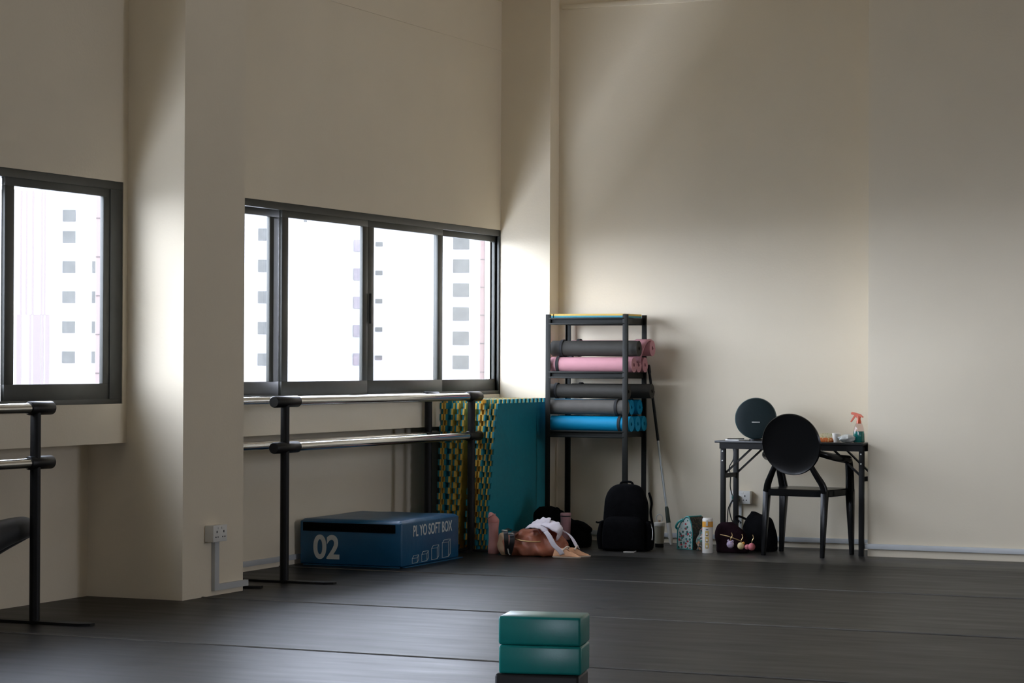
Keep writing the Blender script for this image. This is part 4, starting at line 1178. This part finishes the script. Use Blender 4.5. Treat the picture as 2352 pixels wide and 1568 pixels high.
# dark bags under the desk with plush charms
t = thing('shoulder_bag', 'dark plum bag slumped behind the white and orange bottle', 'bag', (-5.325, 15.815, 0), R(4))
b = MB().loft([(0, 0.02, 0, 0.105, 0.06, 3), (0.015, 0.02, 0, 0.115, 0.07, 3), (0.07, 0.01, 0, 0.112, 0.07, 2.6), (0.13, -0.01, 0, 0.10, 0.06, 2.4), (0.18, -0.02, 0, 0.075, 0.045, 2.2), (0.205, -0.025, 0, 0.04, 0.03, 2)], 44, 0.014, 11, 8)
b.build('body', 'plum', t, smooth=70)
b = MB().tube(smooth([(-0.06, -0.062, 0.125), (0.0, -0.074, 0.115), (0.05, -0.078, 0.10), (0.09, -0.074, 0.085)]), 0.0035, 8)
b.build('zip', 'gold', t)
t = thing('backpack', 'rounded black backpack slumped beside the rear chair leg', 'backpack', (-5.20, 16.06, 0), R(-4))
b = MB().loft([(0, 0, 0, 0.118, 0.085, 3), (0.015, 0, 0, 0.126, 0.095, 3), (0.10, 0.0, 0, 0.118, 0.09, 2.6), (0.17, -0.005, 0.01, 0.11, 0.08, 2.4), (0.225, -0.012, 0.015, 0.085, 0.06, 2.2), (0.25, -0.035, 0.02, 0.045, 0.04, 2), (0.268, -0.05, 0.02, 0.02, 0.02, 2)], 44, 0.014, 9, 9)
b.build('body', 'blackcloth', t, smooth=70)
b = MB().tube(smooth([(-0.12, -0.07, 0.20), (-0.10, -0.10, 0.16), (-0.07, -0.115, 0.10), (-0.04, -0.115, 0.06)]), 0.0028, 6)
b.build('zip', 'bolt', t)
b = MB().tube(smooth([(-0.10, 0.0, 0.215), (-0.15, -0.02, 0.235), (-0.165, -0.03, 0.22), (-0.12, -0.05, 0.19)]), 0.008, 8)
b.build('shoulder_strap', 'blackcloth', t)
def charm(name, label, loc, r, m, bits):
    t = thing(name, label, 'bag charm', loc, group='plush charms hanging on the dark bags')
    b = MB().lathe([(0, -r), (r * 0.5, -r * 0.87), (r * 0.87, -r * 0.5), (r, 0), (r * 0.87, r * 0.5), (r * 0.5, r * 0.87), (0, r)], 24)
    if name == 'fluffy_charm':
        for v in b.bm.verts: v.co *= 1 + 0.12 * mnoise.noise(v.co * 120)
    b.build('ball', m, t)
    b = MB().tube(smooth([(0, 0, r * 0.9), (0.004, 0.0, r + 0.015), (0.012, 0.004, r + 0.035), (0.004, 0.008, r + 0.055)]), 0.003, 8); b.build('loop', 'gold', t)
    for nm, args, mm in bits:
        b = MB(); b.lathe([(0, -args[3]), (args[3] * 0.7, -args[3] * 0.7), (args[3], 0), (args[3] * 0.7, args[3] * 0.7), (0, args[3])], 16, c=args[:3]); b.build(nm, mm, t)
    return t
charm('fluffy_charm', 'fluffy lavender charm beside the white bottle', (-5.292, 15.705, 0.062), 0.026, 'lavender', [('ear', (-0.014, -0.002, 0.026, 0.009), 'lavender'), ('ear', (0.016, -0.002, 0.024, 0.009), 'lavender')])
charm('ball_charm', 'pale yellow ball charm in the middle of the three', (-5.215, 15.70, 0.056), 0.025, 'custard', [('tuft', (0.018, 0, 0.02, 0.010), 'orange')])
charm('shell_charm', 'rose pink round charm nearest the chair', (-5.140, 15.705, 0.052), 0.026, 'rose', [('wing', (-0.030, -0.004, -0.002, 0.019), 'rose')])

# ------------------------------------------------------------------ seated person whose black-clad knee shows at the left edge
def skin_body(name, verts, edges, radii, m, parent, root, sub=2):
    me = bpy.data.meshes.new(name)
    me.from_pydata([Vector(v) for v in verts], edges, [])
    o = bpy.data.objects.new(name, me); COL.objects.link(o); o.parent = parent
    md = o.modifiers.new('skin', 'SKIN')
    md.use_smooth_shade = True
    sv = me.skin_vertices[0].data
    for i, r in enumerate(radii):
        sv[i].radius = (r, r) if not isinstance(r, tuple) else r
        sv[i].use_root = (i == root)
    ss = o.modifiers.new('subdivision', 'SUBSURF'); ss.levels = sub; ss.render_levels = sub
    me.materials.append(M[m])
    return o
t = thing('person', 'person in black leggings, only a bent knee showing behind the left barre post', 'person', (-7.20, 9.55, 0))
V, Ed, Rd = [], [], []
def add(p, r, link=None):
    V.append(p); Rd.append(r)
    if link is not None: Ed.append((link, len(V) - 1))
    return len(V) - 1
pel = add((0, 0, 0.33), 0.135)
k_ = add((0.05, 0.20, 0.40), 0.090, pel); k_ = add((0.085, 0.40, 0.452), 0.072, k_); k_ = add((0.10, 0.53, 0.468), 0.060, k_); kn = add((0.085, 0.575, 0.462), 0.052, k_)
k_ = add((-0.03, 0.50, 0.385), 0.050, kn); k_ = add((-0.12, 0.43, 0.31), 0.050, k_); an = add((-0.21, 0.34, 0.19), 0.036, k_); k_ = add((-0.23, 0.37, 0.09), 0.034, an); add((-0.20, 0.43, 0.028), 0.026, k_)
k_ = add((0.06, -0.20, 0.38), 0.090, pel); k_ = add((0.10, -0.36, 0.44), 0.072, k_); kn = add((0.12, -0.44, 0.455), 0.056, k_)
k_ = add((0.10, -0.37, 0.30), 0.054, kn); an = add((0.06, -0.30, 0.09), 0.035, k_); k_ = add((0.12, -0.31, 0.045), 0.034, an); add((0.22, -0.33, 0.03), 0.026, k_)
sp = add((0.0, 0.0, 0.50), 0.125, pel); ch = add((0.01, 0.05, 0.68), 0.13, sp); nk = add((0.02, 0.09, 0.83), 0.055, ch); add((0.02, 0.11, 0.90), 0.052, nk)
for s_ in (-1, 1):
    sh = add((0.04, -0.04 + 0.15 * s_, 0.79), 0.055, ch); el = add((0.12, -0.08 + 0.15 * s_, 0.58), 0.042, sh); add((0.22, -0.08 + 0.05 * s_, 0.56), 0.030, el)
skin_body('body', V, Ed, Rd, 'legging', t, 0)
b = MB().loft([(0.88, 0.02, 0.13, 0.045, 0.05, 2), (0.91, 0.02, 0.135, 0.06, 0.07, 2), (0.96, 0.02, 0.13, 0.072, 0.088, 2), (1.02, 0.02, 0.12, 0.078, 0.095, 2), (1.07, 0.02, 0.115, 0.068, 0.082, 2), (1.10, 0.02, 0.11, 0.03, 0.04, 2)], 32)
b.build('head', 'skin', t, smooth=70)
b = MB().loft([(0.93, -0.012, 0.125, 0.062, 0.082, 2), (1.00, -0.012, 0.12, 0.068, 0.101, 2), (1.05, 0.004, 0.118, 0.080, 0.097, 2), (1.09, 0.014, 0.115, 0.068, 0.080, 2), (1.115, 0.016, 0.11, 0.030, 0.040, 2)], 32)
b.build('hair', 'hair', t, smooth=70)
# face and hands of the seated person (they face the room, +x)
for s_ in (-1, 1):
    b = MB().lathe([(0, -0.011), (0.008, -0.008), (0.011, 0), (0.008, 0.008), (0, 0.011)], 14, c=(0.088, 0.125 + 0.03 * s_, 0.995))
    b.build('eye', 'hair', t)
    b = MB().loft([(0.96, 0.02, 0.125 + 0.088 * s_, 0.016, 0.008, 2), (0.985, 0.02, 0.125 + 0.092 * s_, 0.022, 0.010, 2), (1.01, 0.02, 0.125 + 0.09 * s_, 0.016, 0.008, 2)], 16)
    b.build('ear', 'skin', t)
    b = MB().loft([(0.53, 0.235, -0.08 + 0.05 * s_, 0.030, 0.016, 2.4), (0.555, 0.235, -0.08 + 0.05 * s_, 0.036, 0.019, 2.4), (0.58, 0.23, -0.08 + 0.05 * s_, 0.028, 0.018, 2.2)], 20)
    h = b.build('hand', 'skin', t)
    for k in range(4):
        ln = (0.060, 0.068, 0.064, 0.050)[k]
        x0 = 0.258 - 0.017 * k
        MB().tube(smooth([(x0, -0.08 + 0.05 * s_, 0.535), (x0 + 0.010, -0.08 + 0.046 * s_, 0.535 - ln * 0.5), (x0 + 0.004, -0.08 + 0.036 * s_, 0.535 - ln)]), [0.0085 - 0.00015 * i for i in range(13)], 10).build('finger', 'skin', h)
    MB().tube(smooth([(0.255, -0.08 + 0.045 * s_, 0.565), (0.285, -0.08 + 0.036 * s_, 0.550), (0.296, -0.08 + 0.028 * s_, 0.528)]), [0.010 - 0.0002 * i for i in range(13)], 10).build('thumb', 'skin', h)
b = MB().loft([(0.955, 0.098, 0.125, 0.010, 0.012, 2), (0.965, 0.103, 0.125, 0.014, 0.015, 2), (0.99, 0.096, 0.125, 0.009, 0.009, 2), (1.005, 0.090, 0.125, 0.005, 0.006, 2)], 16)
b.build('nose', 'skin', t)
MB().box(0.083, 0.094, 0.103, 0.147, 0.931, 0.938, bev=0.002).build('mouth', 'pinkbot2', t)
